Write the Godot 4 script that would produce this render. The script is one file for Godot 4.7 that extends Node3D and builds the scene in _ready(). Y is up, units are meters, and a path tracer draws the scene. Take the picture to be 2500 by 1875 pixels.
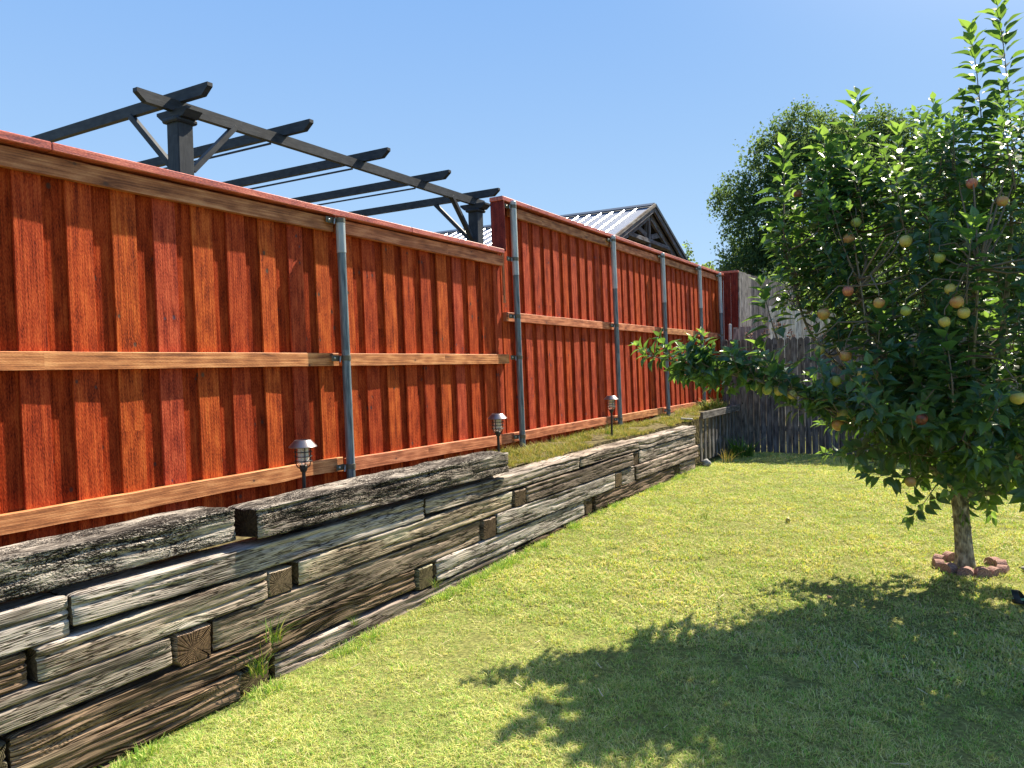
extends Node3D
# A stained board-on-board fence above a retaining wall of old railway ties, a lawn and an apple tree.
# World: y up, metres; the fence and the wall run along -z on the left; the camera stands at the origin, 1.6 m up.

var rng := RandomNumberGenerator.new()
var M := {}
const UP := Vector3.UP
const FX := -3.78        # front plane of the fence rails at mid height
const WX := -3.10        # front plane of the tie wall
const LEAN := 0.021      # the fence leans back a little

# ---------------------------------------------------------------- mesh builder
class MB:
	var v := PackedVector3Array()
	var n := PackedVector3Array()
	var t := PackedVector2Array()
	var c := PackedColorArray()
	var i := PackedInt32Array()
	var col := Color.WHITE
	func vert(p: Vector3, nn: Vector3, uv := Vector2.ZERO) -> int:
		v.append(p); n.append(nn); t.append(uv); c.append(col)
		return v.size() - 1
	# a, b, c, d anticlockwise seen from outside
	func quad(a: Vector3, b: Vector3, cc: Vector3, d: Vector3, ua := Vector2.ZERO, ub := Vector2.ZERO, uc := Vector2.ZERO, ud := Vector2.ZERO) -> void:
		var nn := (b - a).cross(cc - a)
		if nn.length_squared() < 1e-14:
			nn = (cc - a).cross(d - a)
		nn = nn.normalized()
		var k := v.size()
		vert(a, nn, ua); vert(b, nn, ub); vert(cc, nn, uc); vert(d, nn, ud)
		i.append_array(PackedInt32Array([k, k + 2, k + 1, k, k + 3, k + 2]))
	func tri(a: Vector3, b: Vector3, cc: Vector3, ua := Vector2.ZERO, ub := Vector2.ZERO, uc := Vector2.ZERO) -> void:
		var nn := (b - a).cross(cc - a).normalized()
		var k := v.size()
		vert(a, nn, ua); vert(b, nn, ub); vert(cc, nn, uc)
		i.append_array(PackedInt32Array([k, k + 2, k + 1]))
	func quad_out(p: Array, outward: Vector3, u: Array) -> void:
		if (p[1] - p[0]).cross(p[2] - p[0]).dot(outward) >= 0.0:
			quad(p[0], p[1], p[2], p[3], u[0], u[1], u[2], u[3])
		else:
			quad(p[0], p[3], p[2], p[1], u[0], u[3], u[2], u[1])
	# box with chamfered edges; g is the axis that the grain follows
	func box(at: Vector3, size: Vector3, g := 1, off := Vector2.ZERO, b := 0.0, xf := Transform3D.IDENTITY) -> void:
		var h := size * 0.5
		for a in 3:
			var a1 := (a + 1) % 3
			var a2 := (a + 2) % 3
			for s in [-1.0, 1.0]:
				var ps := []
				var us := []
				for q in [[-1.0, -1.0], [1.0, -1.0], [1.0, 1.0], [-1.0, 1.0]]:
					var p := Vector3.ZERO
					p[a] = s * h[a]
					p[a1] = q[0] * (h[a1] - b)
					p[a2] = q[1] * (h[a2] - b)
					var uu: float = p[a1] if a1 != g else p[a2]
					var vv: float = p[g] if a != g else p[a2]
					us.append(off + Vector2(uu + float(a) * 0.021, vv))
					ps.append(xf * (at + p))
				var o := Vector3.ZERO
				o[a] = s
				quad_out(ps, xf.basis * o, us)
		if b <= 0.0:
			return
		for a in 3:
			var a1 := (a + 1) % 3
			var a2 := (a + 2) % 3
			for s1 in [-1.0, 1.0]:
				for s2 in [-1.0, 1.0]:
					var ps := []
					var us := []
					for q in [[-1.0, 0], [1.0, 0], [1.0, 1], [-1.0, 1]]:
						var p := Vector3.ZERO
						p[a] = q[0] * (h[a] - b)
						p[a1] = s1 * (h[a1] - (b if q[1] == 1 else 0.0))
						p[a2] = s2 * (h[a2] - (b if q[1] == 0 else 0.0))
						us.append(off + Vector2(p[a1] if a1 != g else p[a2], p[g]))
						ps.append(xf * (at + p))
					var o := Vector3.ZERO
					o[a1] = s1
					o[a2] = s2
					quad_out(ps, xf.basis * o, us)
		for s0 in [-1.0, 1.0]:
			for s1 in [-1.0, 1.0]:
				for s2 in [-1.0, 1.0]:
					var p0 := Vector3(s0 * h.x, s1 * (h.y - b), s2 * (h.z - b))
					var p1 := Vector3(s0 * (h.x - b), s1 * h.y, s2 * (h.z - b))
					var p2 := Vector3(s0 * (h.x - b), s1 * (h.y - b), s2 * h.z)
					if s0 * s1 * s2 > 0:
						tri(xf * (at + p0), xf * (at + p1), xf * (at + p2), off, off, off)
					else:
						tri(xf * (at + p0), xf * (at + p2), xf * (at + p1), off, off, off)
	# rings of equal size joined into a smooth skin
	func skin(rings: Array, closed: bool, us: Array, vs: Array) -> void:
		var m: int = rings[0].size()
		var k := v.size()
		var acc := PackedVector3Array()
		var cnt := rings.size() * m
		acc.resize(cnt)
		var ids := PackedInt32Array()
		var last := m if closed else m - 1
		for r in rings.size() - 1:
			var A: PackedVector3Array = rings[r]
			var B: PackedVector3Array = rings[r + 1]
			for q in last:
				var q2 := (q + 1) % m
				var nn := (A[q2] - A[q]).cross(B[q2] - A[q]) + (B[q2] - A[q]).cross(B[q] - A[q])
				acc[r * m + q] += nn
				acc[r * m + q2] += nn
				acc[(r + 1) * m + q] += nn
				acc[(r + 1) * m + q2] += nn
		var w := m + 1 if closed else m
		for r in rings.size():
			var A: PackedVector3Array = rings[r]
			for q in w:
				var q1 := q % m
				v.append(A[q1]); n.append(acc[r * m + q1].normalized()); c.append(col)
				t.append(Vector2(us[q] if q < us.size() else us[us.size() - 1], vs[r]))
		for r in rings.size() - 1:
			for q in w - 1:
				var a := k + r * w + q
				ids.append_array(PackedInt32Array([a, a + w + 1, a + 1, a, a + w, a + w + 1]))
		i.append_array(ids)
	# tube along points with radii
	func tube(pts: PackedVector3Array, rad: PackedFloat32Array, sides := 8, uscale := 1.0, cap := true) -> void:
		var rings := []
		var vs := []
		var us := []
		for q in sides + 1:
			us.append(float(q) / sides * TAU * rad[0] * uscale)
		var d0 := (pts[1] - pts[0]).normalized()
		var side := d0.cross(Vector3(0.31, 0.87, 0.38)).normalized()
		var run := 0.0
		for r in pts.size():
			var d := (pts[mini(r + 1, pts.size() - 1)] - pts[maxi(r - 1, 0)]).normalized()
			side = (side - d * side.dot(d)).normalized()
			var oth := d.cross(side)
			var ring := PackedVector3Array()
			for q in sides:
				var a := TAU * q / sides
				ring.append(pts[r] + (side * cos(a) + oth * sin(a)) * rad[r])
			rings.append(ring)
			if r > 0:
				run += pts[r].distance_to(pts[r - 1])
			vs.append(run)
		skin(rings, true, us, vs)
		if cap:
			var e: PackedVector3Array = rings[rings.size() - 1]
			for q in sides:
				tri(pts[pts.size() - 1], e[q], e[(q + 1) % sides])
			var s: PackedVector3Array = rings[0]
			for q in sides:
				tri(pts[0], s[(q + 1) % sides], s[q])
	# profile of (radius, height) pairs turned round the y axis
	func lathe(prof: Array, sides := 16, at := Vector3.ZERO) -> void:
		for s in prof.size() - 1:
			var a: Vector2 = prof[s]
			var b: Vector2 = prof[s + 1]
			var k := v.size()
			var e := b - a
			var nx := e.y
			var ny := -e.x
			var l := sqrt(nx * nx + ny * ny)
			if l < 1e-7:
				continue
			for q in sides + 1:
				var an := TAU * q / sides
				var dv := Vector3(cos(an), 0, -sin(an))
				var nn := (dv * nx + Vector3.UP * ny) / l
				vert(at + dv * a.x + Vector3.UP * a.y, nn, Vector2(float(q) / sides * 0.3, a.y))
				vert(at + dv * b.x + Vector3.UP * b.y, nn, Vector2(float(q) / sides * 0.3, b.y))
			for q in sides:
				var j := k + q * 2
				i.append_array(PackedInt32Array([j, j + 3, j + 2, j, j + 1, j + 3]))
	func mesh(into: ArrayMesh = null) -> ArrayMesh:
		var am := into if into else ArrayMesh.new()
		var a := []
		a.resize(Mesh.ARRAY_MAX)
		a[Mesh.ARRAY_VERTEX] = v
		a[Mesh.ARRAY_NORMAL] = n
		a[Mesh.ARRAY_TEX_UV] = t
		a[Mesh.ARRAY_COLOR] = c
		a[Mesh.ARRAY_INDEX] = i
		am.add_surface_from_arrays(Mesh.PRIMITIVE_TRIANGLES, a)
		return am

# ---------------------------------------------------------------- scene helpers
func tag(o: Node, label: String, category := "", group := "", kind := "") -> void:
	if label: o.set_meta("label", label)
	if category: o.set_meta("category", category)
	if group: o.set_meta("group", group)
	if kind: o.set_meta("kind", kind)

func thing(called: String, label: String, category: String, at := Vector3.ZERO, group := "") -> Node3D:
	var o := Node3D.new()
	o.name = called
	add_child(o, true)
	o.position = at
	tag(o, label, category, group)
	return o

func put(called: String, mesh: Mesh, mat, parent: Node = self, at := Transform3D.IDENTITY) -> MeshInstance3D:
	var o := MeshInstance3D.new()
	o.name = called
	o.mesh = mesh
	if mat is Array:
		for k in mat.size():
			o.set_surface_override_material(k, mat[k])
	else:
		o.material_override = mat
	o.transform = at
	parent.add_child(o, true)
	return o

func many(called: String, mesh: Mesh, mat: Material, xf: Array, cols: Array, parent: Node) -> MultiMeshInstance3D:
	var m := MultiMesh.new()
	m.transform_format = MultiMesh.TRANSFORM_3D
	m.use_colors = cols.size() > 0
	m.mesh = mesh
	m.instance_count = xf.size()
	for k in xf.size():
		m.set_instance_transform(k, xf[k])
		if cols.size() > 0:
			m.set_instance_color(k, cols[k])
	var o := MultiMeshInstance3D.new()
	o.name = called
	o.multimesh = m
	o.material_override = mat
	parent.add_child(o, true)
	o.set_meta("kind", "stuff")
	return o

func noise(seed_: int, octaves := 2, kind := FastNoiseLite.TYPE_SIMPLEX_SMOOTH) -> FastNoiseLite:
	var f := FastNoiseLite.new()
	f.noise_type = kind
	f.seed = seed_
	f.frequency = 1.0
	f.fractal_type = FastNoiseLite.FRACTAL_FBM if octaves > 1 else FastNoiseLite.FRACTAL_NONE
	f.fractal_octaves = octaves
	return f

func ramp(xs: Array, ys: Array, x: float) -> float:
	if x <= xs[0]: return ys[0]
	for k in xs.size() - 1:
		if x <= xs[k + 1]:
			return lerpf(ys[k], ys[k + 1], (x - xs[k]) / (xs[k + 1] - xs[k]))
	return ys[ys.size() - 1]

func aim(from: Vector3, to: Vector3, side := Vector3.UP) -> Transform3D:   # y axis from -> to
	var y := (to - from).normalized()
	var x := y.cross(side)
	if x.length() < 0.01: x = y.cross(Vector3.RIGHT)
	x = x.normalized()
	return Transform3D(Basis(x, y, x.cross(y)), (from + to) * 0.5)

# ---------------------------------------------------------------- textures
func tex(img: Image) -> ImageTexture:
	return ImageTexture.create_from_image(img)

# weathered tie timber: 3.0 m along (u) by 0.75 m round (v). Returns [colour, height]
func tie_texture(style: int, W: int, H: int) -> Array:
	var na := noise(11 + style * 7, 3)
	var nb := noise(12 + style * 7, 2)
	var nc := noise(13 + style * 7, 2)
	var nd := noise(14 + style * 7, 1)
	var ne := noise(15 + style * 7, 2)
	var r := RandomNumberGenerator.new()
	r.seed = 40 + style
	var knots := []
	for k in ([3, 4, 6][style]):
		knots.append([r.randf() * 3.0, r.randf() * 0.75, r.randf_range(0.016, 0.035)])
	var cb := PackedByteArray()
	cb.resize(W * H * 3)
	var hb := PackedByteArray()
	hb.resize(W * H)
	var sc := 3.0 / W
	var light: Vector3 = [Vector3(0.44, 0.395, 0.345), Vector3(0.52, 0.465, 0.42), Vector3(0.34, 0.275, 0.215)][style]
	var dark: Vector3 = [Vector3(0.016, 0.012, 0.011), Vector3(0.06, 0.048, 0.04), Vector3(0.03, 0.022, 0.016)][style]
	var p := 0
	for j in H:
		var y := j * 0.75 / H
		for i in W:
			var x := i * sc
			var w = nd.get_noise_2d(x * (0.9 if style == 1 else 1.7), y * 3.0) * [0.012, 0.006, 0.040][style]
			var core := 0.0
			for kn in knots:
				var dx: float = (x - kn[0])
				var dy: float = (y - kn[1])
				var q: float = (dx * dx * 0.22 + dy * dy) / (kn[2] * kn[2])
				if q < 14.0:
					w += signf(dy) * kn[2] * 0.7 * exp(-q * 0.35)
					if q < 1.0: core = 1.0 - q
			var y2 = y + w
			var g := na.get_noise_2d(x * [9.0, 4.2, 2.6][style], y2 * [90.0, 190.0, 110.0][style])
			var cr: float
			if style == 0:
				var a := 1.0 - absf(nb.get_noise_2d(x * 14.0, y2 * 95.0)) * 2.3
				var b := 1.0 - absf(nc.get_noise_2d(x * 34.0, y2 * 70.0)) * 2.6
				cr = clampf((maxf(a, b * 0.94) - 0.52) * 2.6, 0.0, 1.0)
				cr *= clampf(0.75 + ne.get_noise_2d(x * 2.2, y * 7.0) * 1.6, 0.15, 1.0)
			else:
				var a := 1.0 - absf(nb.get_noise_2d(x * (3.0 if style == 1 else 1.7), y2 * (62.0 if style == 1 else 44.0))) * 2.6
				cr = clampf((a - 0.62) * 3.0, 0.0, 1.0)
				cr *= clampf(0.62 + ne.get_noise_2d(x * 1.8, y * 9.0) * 1.7, 0.1, 1.0) if style == 1 else clampf(0.6 + ne.get_noise_2d(x * 1.8, y * 9.0) * 1.8, 0.1, 1.0)
			var patch := ne.get_noise_2d(x * 1.1 + 7.0, y * 4.0 + 3.0)
			var h := clampf(0.74 + 0.22 * g - 0.72 * cr - core * 0.2, 0.0, 1.0)
			var tone := clampf(0.56 + 0.85 * g + 0.60 * patch - 1.10 * cr - core * 0.5, 0.0, 1.0)
			var cc := dark.lerp(light, tone)
			cb[p * 3] = int(clampf(pow(cc.x, 0.4545), 0, 1) * 255.0)
			cb[p * 3 + 1] = int(clampf(pow(cc.y, 0.4545), 0, 1) * 255.0)
			cb[p * 3 + 2] = int(clampf(pow(cc.z, 0.4545), 0, 1) * 255.0)
			hb[p] = int(h * 255.0)
			p += 1
	return [tex(Image.create_from_data(W, H, false, Image.FORMAT_RGB8, cb)), tex(Image.create_from_data(W, H, false, Image.FORMAT_L8, hb))]

# boards side by side: u across, v along; cell = board width; covers (wm x hm) metres
func board_texture(seed_: int, W: int, H: int, wm: float, hm: float, cell: float, dark: Vector3, mid: Vector3, light: Vector3, knotcol: Vector3, flecks: float, contrast: float, nknots: float) -> Array:
	var na := noise(seed_, 3)
	var nb := noise(seed_ + 1, 2)
	var nc := noise(seed_ + 2, 2)
	var r := RandomNumberGenerator.new()
	r.seed = seed_
	var cells := int(ceil(wm / cell))
	var knots := []
	for k in cells:
		var l := []
		for q in int(nknots + r.randf()):
			l.append([(k + r.randf_range(0.15, 0.85)) * cell, r.randf() * hm, r.randf_range(0.006, 0.014)])
		knots.append(l)
	var cb := PackedByteArray()
	cb.resize(W * H * 3)
	var hb := PackedByteArray()
	hb.resize(W * H)
	var p := 0
	for j in H:
		var y := j * hm / H
		for i in W:
			var x := i * wm / W
			var k := int(x / cell)
			var w := 0.0
			var core := 0.0
			var halo := 0.0
			for kn in knots[k]:
				var dx: float = x - kn[0]
				var dy: float = y - kn[1]
				var q: float = (dx * dx + dy * dy * 0.18) / (kn[2] * kn[2])
				if q < 16.0:
					w += signf(dx) * kn[2] * 1.1 * exp(-q * 0.3)
					halo = maxf(halo, exp(-q * 0.5))
					var q2: float = (dx * dx + dy * dy * 0.6) / (kn[2] * kn[2])
					if q2 < 1.0: core = 1.0 - q2
			var xx := x + w + k * 3.7
			var g := na.get_noise_2d(xx * 75.0, y * 1.7 + k * 5.0)
			var wide := nc.get_noise_2d(xx * 22.0, y * 0.9 + k * 9.0)
			var f := nb.get_noise_2d(xx * 260.0, y * 42.0)
			var bl := nc.get_noise_2d(x * 14.0 + 31.0, y * 4.5)
			var tone := clampf(0.5 + contrast * (0.45 * g + 0.22 * wide + 0.40 * bl) + flecks * f, 0.0, 1.0)
			var cc := dark.lerp(mid, tone * 2.0) if tone < 0.5 else mid.lerp(light, tone * 2.0 - 1.0)
			cc = cc.lerp(dark * 0.7, halo * 0.45)
			cc = cc.lerp(knotcol, minf(1.0, core * 1.6))
			cb[p * 3] = int(clampf(pow(cc.x, 0.4545), 0, 1) * 255.0)
			cb[p * 3 + 1] = int(clampf(pow(cc.y, 0.4545), 0, 1) * 255.0)
			cb[p * 3 + 2] = int(clampf(pow(cc.z, 0.4545), 0, 1) * 255.0)
			hb[p] = int(clampf(0.5 + 0.35 * g + 0.3 * f - 0.3 * core, 0, 1) * 255.0)
			p += 1
	return [tex(Image.create_from_data(W, H, false, Image.FORMAT_RGB8, cb)), tex(Image.create_from_data(W, H, false, Image.FORMAT_L8, hb))]

func ring_texture() -> Array:   # end grain of a tie, 0.25 m square
	var W := 192
	var na := noise(91, 2)
	var nb := noise(92, 2)
	var cb := PackedByteArray()
	cb.resize(W * W * 3)
	var hb := PackedByteArray()
	hb.resize(W * W)
	for j in W:
		for i in W:
			var x := i * 0.25 / W - 0.105
			var y := j * 0.25 / W - 0.06
			var a := atan2(y, x)
			var d := sqrt(x * x + y * y) + 0.005 * na.get_noise_2d(x * 14.0, y * 14.0)
			var ringv := sin(d * 900.0) * 0.5 + 0.5
			var crack := clampf((1.0 - absf(nb.get_noise_2d(cos(a) * 2.6 + 5.0, sin(a) * 2.6)) * 5.0) * 1.2, 0.0, 1.0) * clampf(d * 22.0, 0.0, 1.0)
			var tone := clampf(0.35 + 0.3 * ringv + 0.4 * na.get_noise_2d(x * 40.0, y * 40.0) - crack * 0.7, 0.0, 1.0)
			var cc := Vector3(0.045, 0.034, 0.025).lerp(Vector3(0.25, 0.20, 0.145), tone)
			var p := j * W + i
			cb[p * 3] = int(pow(cc.x, 0.4545) * 255.0)
			cb[p * 3 + 1] = int(pow(cc.y, 0.4545) * 255.0)
			cb[p * 3 + 2] = int(pow(cc.z, 0.4545) * 255.0)
			hb[p] = int(clampf(0.4 + 0.4 * ringv - crack * 0.6, 0, 1) * 255.0)
	return [tex(Image.create_from_data(W, W, false, Image.FORMAT_RGB8, cb)), tex(Image.create_from_data(W, W, false, Image.FORMAT_L8, hb))]

# mottled two-colour texture of size m metres, tiling by mirrored noise image
func mottle(seed_: int, W: int, a: Vector3, b: Vector3, fx: float, fy: float, gain: float, streak := 0.0) -> Array:
	var na := noise(seed_, 4)
	var nb := noise(seed_ + 1, 2)
	var cb := PackedByteArray()
	cb.resize(W * W * 3)
	var hb := PackedByteArray()
	hb.resize(W * W)
	for j in W:
		for i in W:
			var x := float(i) / W
			var y := float(j) / W
			var q := na.get_noise_2d(x * fx, y * fy) + streak * nb.get_noise_2d(x * fx * 9.0, y * fy)
			var tone := clampf(0.5 + gain * q, 0.0, 1.0)
			var cc := a.lerp(b, tone)
			var p := j * W + i
			cb[p * 3] = int(clampf(pow(cc.x, 0.4545), 0, 1) * 255.0)
			cb[p * 3 + 1] = int(clampf(pow(cc.y, 0.4545), 0, 1) * 255.0)
			cb[p * 3 + 2] = int(clampf(pow(cc.z, 0.4545), 0, 1) * 255.0)
			hb[p] = int(tone * 255.0)
	return [tex(Image.create_from_data(W, W, false, Image.FORMAT_RGB8, cb)), tex(Image.create_from_data(W, W, false, Image.FORMAT_L8, hb))]

func mat(called: String, color: Color, rough := 0.8, metal := 0.0, spec := 0.5) -> StandardMaterial3D:   # colour is linear
	var m := StandardMaterial3D.new()
	m.resource_name = called
	m.albedo_color = color.linear_to_srgb()
	m.roughness = rough
	m.metallic = metal
	m.metallic_specular = spec
	return m

func tmat(called: String, t: Array, scale: Vector2, rough := 0.8, bump := 0.2, tint := Color.WHITE, spec := 0.35) -> StandardMaterial3D:
	var m := mat(called, tint, rough, 0.0, spec)
	m.albedo_texture = t[0]
	m.uv1_scale = Vector3(scale.x, scale.y, 1)
	if bump > 0.0:
		m.heightmap_enabled = true
		m.heightmap_texture = t[1]
		m.heightmap_scale = bump
	return m

func make_materials() -> void:
	var red := board_texture(5, 512, 1024, 1.2, 2.6, 0.15, Vector3(0.11, 0.010, 0.003), Vector3(0.40, 0.051, 0.010), Vector3(0.60, 0.122, 0.027), Vector3(0.11, 0.045, 0.035), 0.46, 0.80, 3.2)
	M.red = []
	for tint in [Color(1, 1, 1), Color(0.92, 0.92, 1.3), Color(1.04, 1.22, 1.05), Color(0.86, 0.80, 0.9), Color(0.99, 1.02, 1.7)]:
		M.red.append(tmat("stained cedar", red, Vector2(1 / 1.2, 1 / 2.6), 0.72, 0.20, tint, 0.2))
	M.redback_shade = []  # shade in the recess between boards is put into these darker tints
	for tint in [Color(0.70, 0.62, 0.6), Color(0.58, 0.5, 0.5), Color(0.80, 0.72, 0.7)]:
		M.redback_shade.append(tmat("set back cedar with shade tint", red, Vector2(1 / 1.2, 1 / 2.6), 0.75, 0.20, tint, 0.15))
	M.redshade = tmat("stained cedar with shade tint", red, Vector2(1 / 1.2, 1 / 2.6), 0.6, 0.12, Color(0.42, 0.34, 0.9), 0.3)  # darkened copy of the red; shade of the end faces sits in the tint
	M.cap = tmat("stained cap board", red, Vector2(1 / 1.2, 1 / 2.6), 0.36, 0.14, Color(1.12, 1.75, 4.2), 0.55)
	var rail := board_texture(21, 256, 1024, 0.6, 2.6, 0.1, Vector3(0.20, 0.070, 0.026), Vector3(0.47, 0.185, 0.068), Vector3(0.72, 0.36, 0.155), Vector3(0.13, 0.06, 0.035), 0.16, 1.1, 2.2)
	M.rail = tmat("brown rail timber", rail, Vector2(1 / 0.6, 1 / 2.6), 0.65, 0.10)
	M.rail_pale = tmat("pale rail timber", rail, Vector2(1 / 0.6, 1 / 2.6), 0.65, 0.10, Color(1.05, 1.0, 0.95))
	M.rail_red = tmat("reddish rail timber", rail, Vector2(1 / 0.6, 1 / 2.6), 0.65, 0.10, Color(1.0, 0.82, 0.95))
	M.rail_dark = tmat("darker rail timber", rail, Vector2(1 / 0.6, 1 / 2.6), 0.68, 0.10, Color(0.80, 0.76, 0.85))  # rail texture with a darker tint
	var grey := board_texture(33, 512, 768, 1.0, 2.0, 0.1, Vector3(0.05, 0.045, 0.043), Vector3(0.17, 0.157, 0.15), Vector3(0.36, 0.34, 0.32), Vector3(0.02, 0.018, 0.016), 0.2, 1.0, 1.6)
	M.grey = []  # tints lowered so the colour carries the shade on the pickets
	for tint in [Color(0.66, 0.67, 0.70), Color(0.52, 0.54, 0.60), Color(0.76, 0.74, 0.72), Color(0.60, 0.58, 0.56)]:
		M.grey.append(tmat("silvered picket with shade tint", grey, Vector2(1, 0.5), 0.85, 0.12, tint, 0.25))
	M.oldpale = []
	for tint in [Color(2.3, 2.2, 2.0), Color(2.0, 1.9, 1.75), Color(2.5, 2.4, 2.25)]:
		M.oldpale.append(tmat("pale weathered board", grey, Vector2(1, 0.5), 0.85, 0.12, tint, 0.25))
	M.old_lit = []  # lit copy of the grey boards, sunlight included in the tint
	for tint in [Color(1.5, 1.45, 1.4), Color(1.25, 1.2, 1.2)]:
		M.old_lit.append(tmat("grey board with sunlight tint", grey, Vector2(1, 0.5), 0.85, 0.12, tint, 0.25))
	M.old_shaded = []  # shaded copy of the grey boards, tree shadow included in the tint
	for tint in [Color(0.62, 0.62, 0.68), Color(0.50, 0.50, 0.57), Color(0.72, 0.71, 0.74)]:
		M.old_shaded.append(tmat("shade tinted weathered board", grey, Vector2(1, 0.5), 0.85, 0.12, tint, 0.25))
	M.pavwood = tmat("grey brown pavilion timber", rail, Vector2(1 / 0.6, 1 / 2.6), 0.8, 0.10, Color(0.26, 0.60, 1.65), 0.2)
	M.pavlit = tmat("grey brown rake timber with sunlight tint", rail, Vector2(1 / 0.6, 1 / 2.6), 0.8, 0.10, Color(0.45, 0.95, 2.1), 0.2)  # lit copy of the pavilion timber, with the sun in its tint
	M.tie = []
	for s in 3:
		var tt := tie_texture(s, 1536, 384)
		var m := tmat("weathered tie timber", tt, Vector2(1 / 3.0, 1 / 0.75), 0.9, [1.1, 0.7, 1.0][s], Color.WHITE, 0.2)
		m.vertex_color_use_as_albedo = true
		M.tie.append(m)
	M.end = tmat("tie end grain", ring_texture(), Vector2(4, 4), 0.9, 0.5, Color.WHITE, 0.2)
	M.end.vertex_color_use_as_albedo = true
	var galv := mottle(61, 128, Vector3(0.30, 0.34, 0.36), Vector3(0.52, 0.56, 0.57), 5.0, 4.0, 0.9, 0.5)
	M.galv = tmat("galvanised steel", galv, Vector2(3, 1), 0.42, 0.0)
	M.galv.metallic = 0.15
	var steel := mottle(63, 128, Vector3(0.065, 0.09, 0.11), Vector3(0.20, 0.25, 0.28), 5.0, 4.0, 0.9, 0.7)
	M.steel = tmat("weathered steel pipe", steel, Vector2(3, 1), 0.40, 0.0)
	M.steel.metallic = 0.15
	M.rust = mat("rusty bracket", Color(0.13, 0.12, 0.09), 0.55, 0.5)
	M.bolt = mat("zinc bolt", Color(0.5, 0.5, 0.45), 0.4, 0.7)
	var soil := mottle(71, 256, Vector3(0.07, 0.055, 0.03), Vector3(0.17, 0.145, 0.07), 16.0, 16.0, 0.9)
	M.soil = tmat("dry soil", soil, Vector2(0.8, 0.8), 1.0, 1.0, Color.WHITE, 0.1)
	var turf := mottle(72, 256, Vector3(0.09, 0.10, 0.03), Vector3(0.22, 0.22, 0.07), 40.0, 40.0, 0.9)
	M.turf = tmat("thatch under the lawn", turf, Vector2(0.7, 0.7), 1.0, 0.6, Color.WHITE, 0.1)
	M.grass = mat("grass blades", Color.WHITE, 0.65, 0.0, 0.25)
	M.grass.vertex_color_use_as_albedo = true
	M.grass.backlight_enabled = true
	M.grass.backlight = Color(0.8, 0.8, 0.5)
	M.char = tmat("charcoal painted timber", mottle(81, 128, Vector3(0.010, 0.014, 0.021), Vector3(0.040, 0.046, 0.054), 3.0, 6.0, 0.7, 0.5), Vector2(2, 1), 0.55, 0.05)
	M.roofmetal = mat("galvanised roofing", Color(0.60, 0.64, 0.70), 0.34, 0.75)
	M.roofsheet = mat("galvanised roof sheet", Color(0.17, 0.20, 0.27), 0.6, 0.15)
	M.roofshade = mat("shade colour under the roof", Color(0.022, 0.022, 0.026), 0.9, 0.0, 0.1)  # near black stands in for the shade inside the gable
	M.roofedge = mat("dark ridge flashing", Color(0.06, 0.075, 0.10), 0.4, 0.4)
	M.lampmetal = mat("gunmetal lamp cap", Color(0.20, 0.18, 0.19), 0.38, 0.75)
	M.black = mat("black plastic", Color(0.012, 0.011, 0.014), 0.45)
	M.solar = mat("dark solar panel", Color(0.015, 0.015, 0.03), 0.2)
	M.glass = mat("clear lamp glass", Color(0.95, 0.93, 0.90, 0.22), 0.08)
	M.glass.transparency = BaseMaterial3D.TRANSPARENCY_ALPHA
	M.diffuser = mat("pale ribbed lamp core", Color(0.72, 0.66, 0.60), 0.4)
	M.bark = tmat("apple bark", mottle(83, 256, Vector3(0.13, 0.115, 0.085), Vector3(0.47, 0.43, 0.33), 7.0, 9.0, 1.0, 0.6), Vector2(2.2, 1.6), 0.9, 1.0, Color.WHITE, 0.2)
	M.twig = mat("apple twig bark", Color(0.15, 0.12, 0.085), 0.85)
	M.leaf = []
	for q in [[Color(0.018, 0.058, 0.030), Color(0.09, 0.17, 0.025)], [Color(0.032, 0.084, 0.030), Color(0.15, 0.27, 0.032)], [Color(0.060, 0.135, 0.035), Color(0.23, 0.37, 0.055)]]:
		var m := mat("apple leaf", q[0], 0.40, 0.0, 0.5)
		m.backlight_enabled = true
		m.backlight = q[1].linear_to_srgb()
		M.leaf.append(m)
	M.treeleaf = []
	for q in [[Color(0.022, 0.045, 0.022), Color(0.12, 0.20, 0.05)], [Color(0.035, 0.065, 0.028), Color(0.18, 0.27, 0.06)], [Color(0.07, 0.12, 0.04), Color(0.35, 0.5, 0.12)]]:
		var m := mat("distant leaf", q[0], 0.7, 0.0, 0.2)
		m.backlight_enabled = true
		m.backlight = q[1].linear_to_srgb()
		M.treeleaf.append(m)
	M.treebark = mat("tree bark", Color(0.07, 0.055, 0.045), 0.95)
	M.apple = {}
	for q in [["yellow", Vector3(0.36, 0.33, 0.06), Vector3(0.46, 0.36, 0.10)], ["green", Vector3(0.23, 0.30, 0.05), Vector3(0.34, 0.36, 0.08)], ["peach", Vector3(0.42, 0.29, 0.07), Vector3(0.42, 0.18, 0.065)], ["red", Vector3(0.38, 0.10, 0.06), Vector3(0.50, 0.22, 0.10)], ["rotten", Vector3(0.05, 0.018, 0.012), Vector3(0.26, 0.06, 0.025)]]:
		M.apple[q[0]] = tmat(q[0] + " apple skin", mottle(100 + M.apple.size(), 96, q[1], q[2], 3.0, 2.0, 1.1, 0.3), Vector2(3.3, 10), 0.38, 0.0, Color.WHITE, 0.5)
	M.terra = tmat("brick red concrete edging", mottle(85, 128, Vector3(0.19, 0.10, 0.085), Vector3(0.42, 0.27, 0.23), 14.0, 14.0, 1.0), Vector2(6, 6), 0.9, 0.2, Color.WHITE, 0.2)
	M.stone = tmat("grey stone", mottle(86, 128, Vector3(0.14, 0.15, 0.16), Vector3(0.34, 0.34, 0.33), 7.0, 7.0, 1.0), Vector2(3, 3), 0.9, 0.4, Color.WHITE, 0.2)
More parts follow.
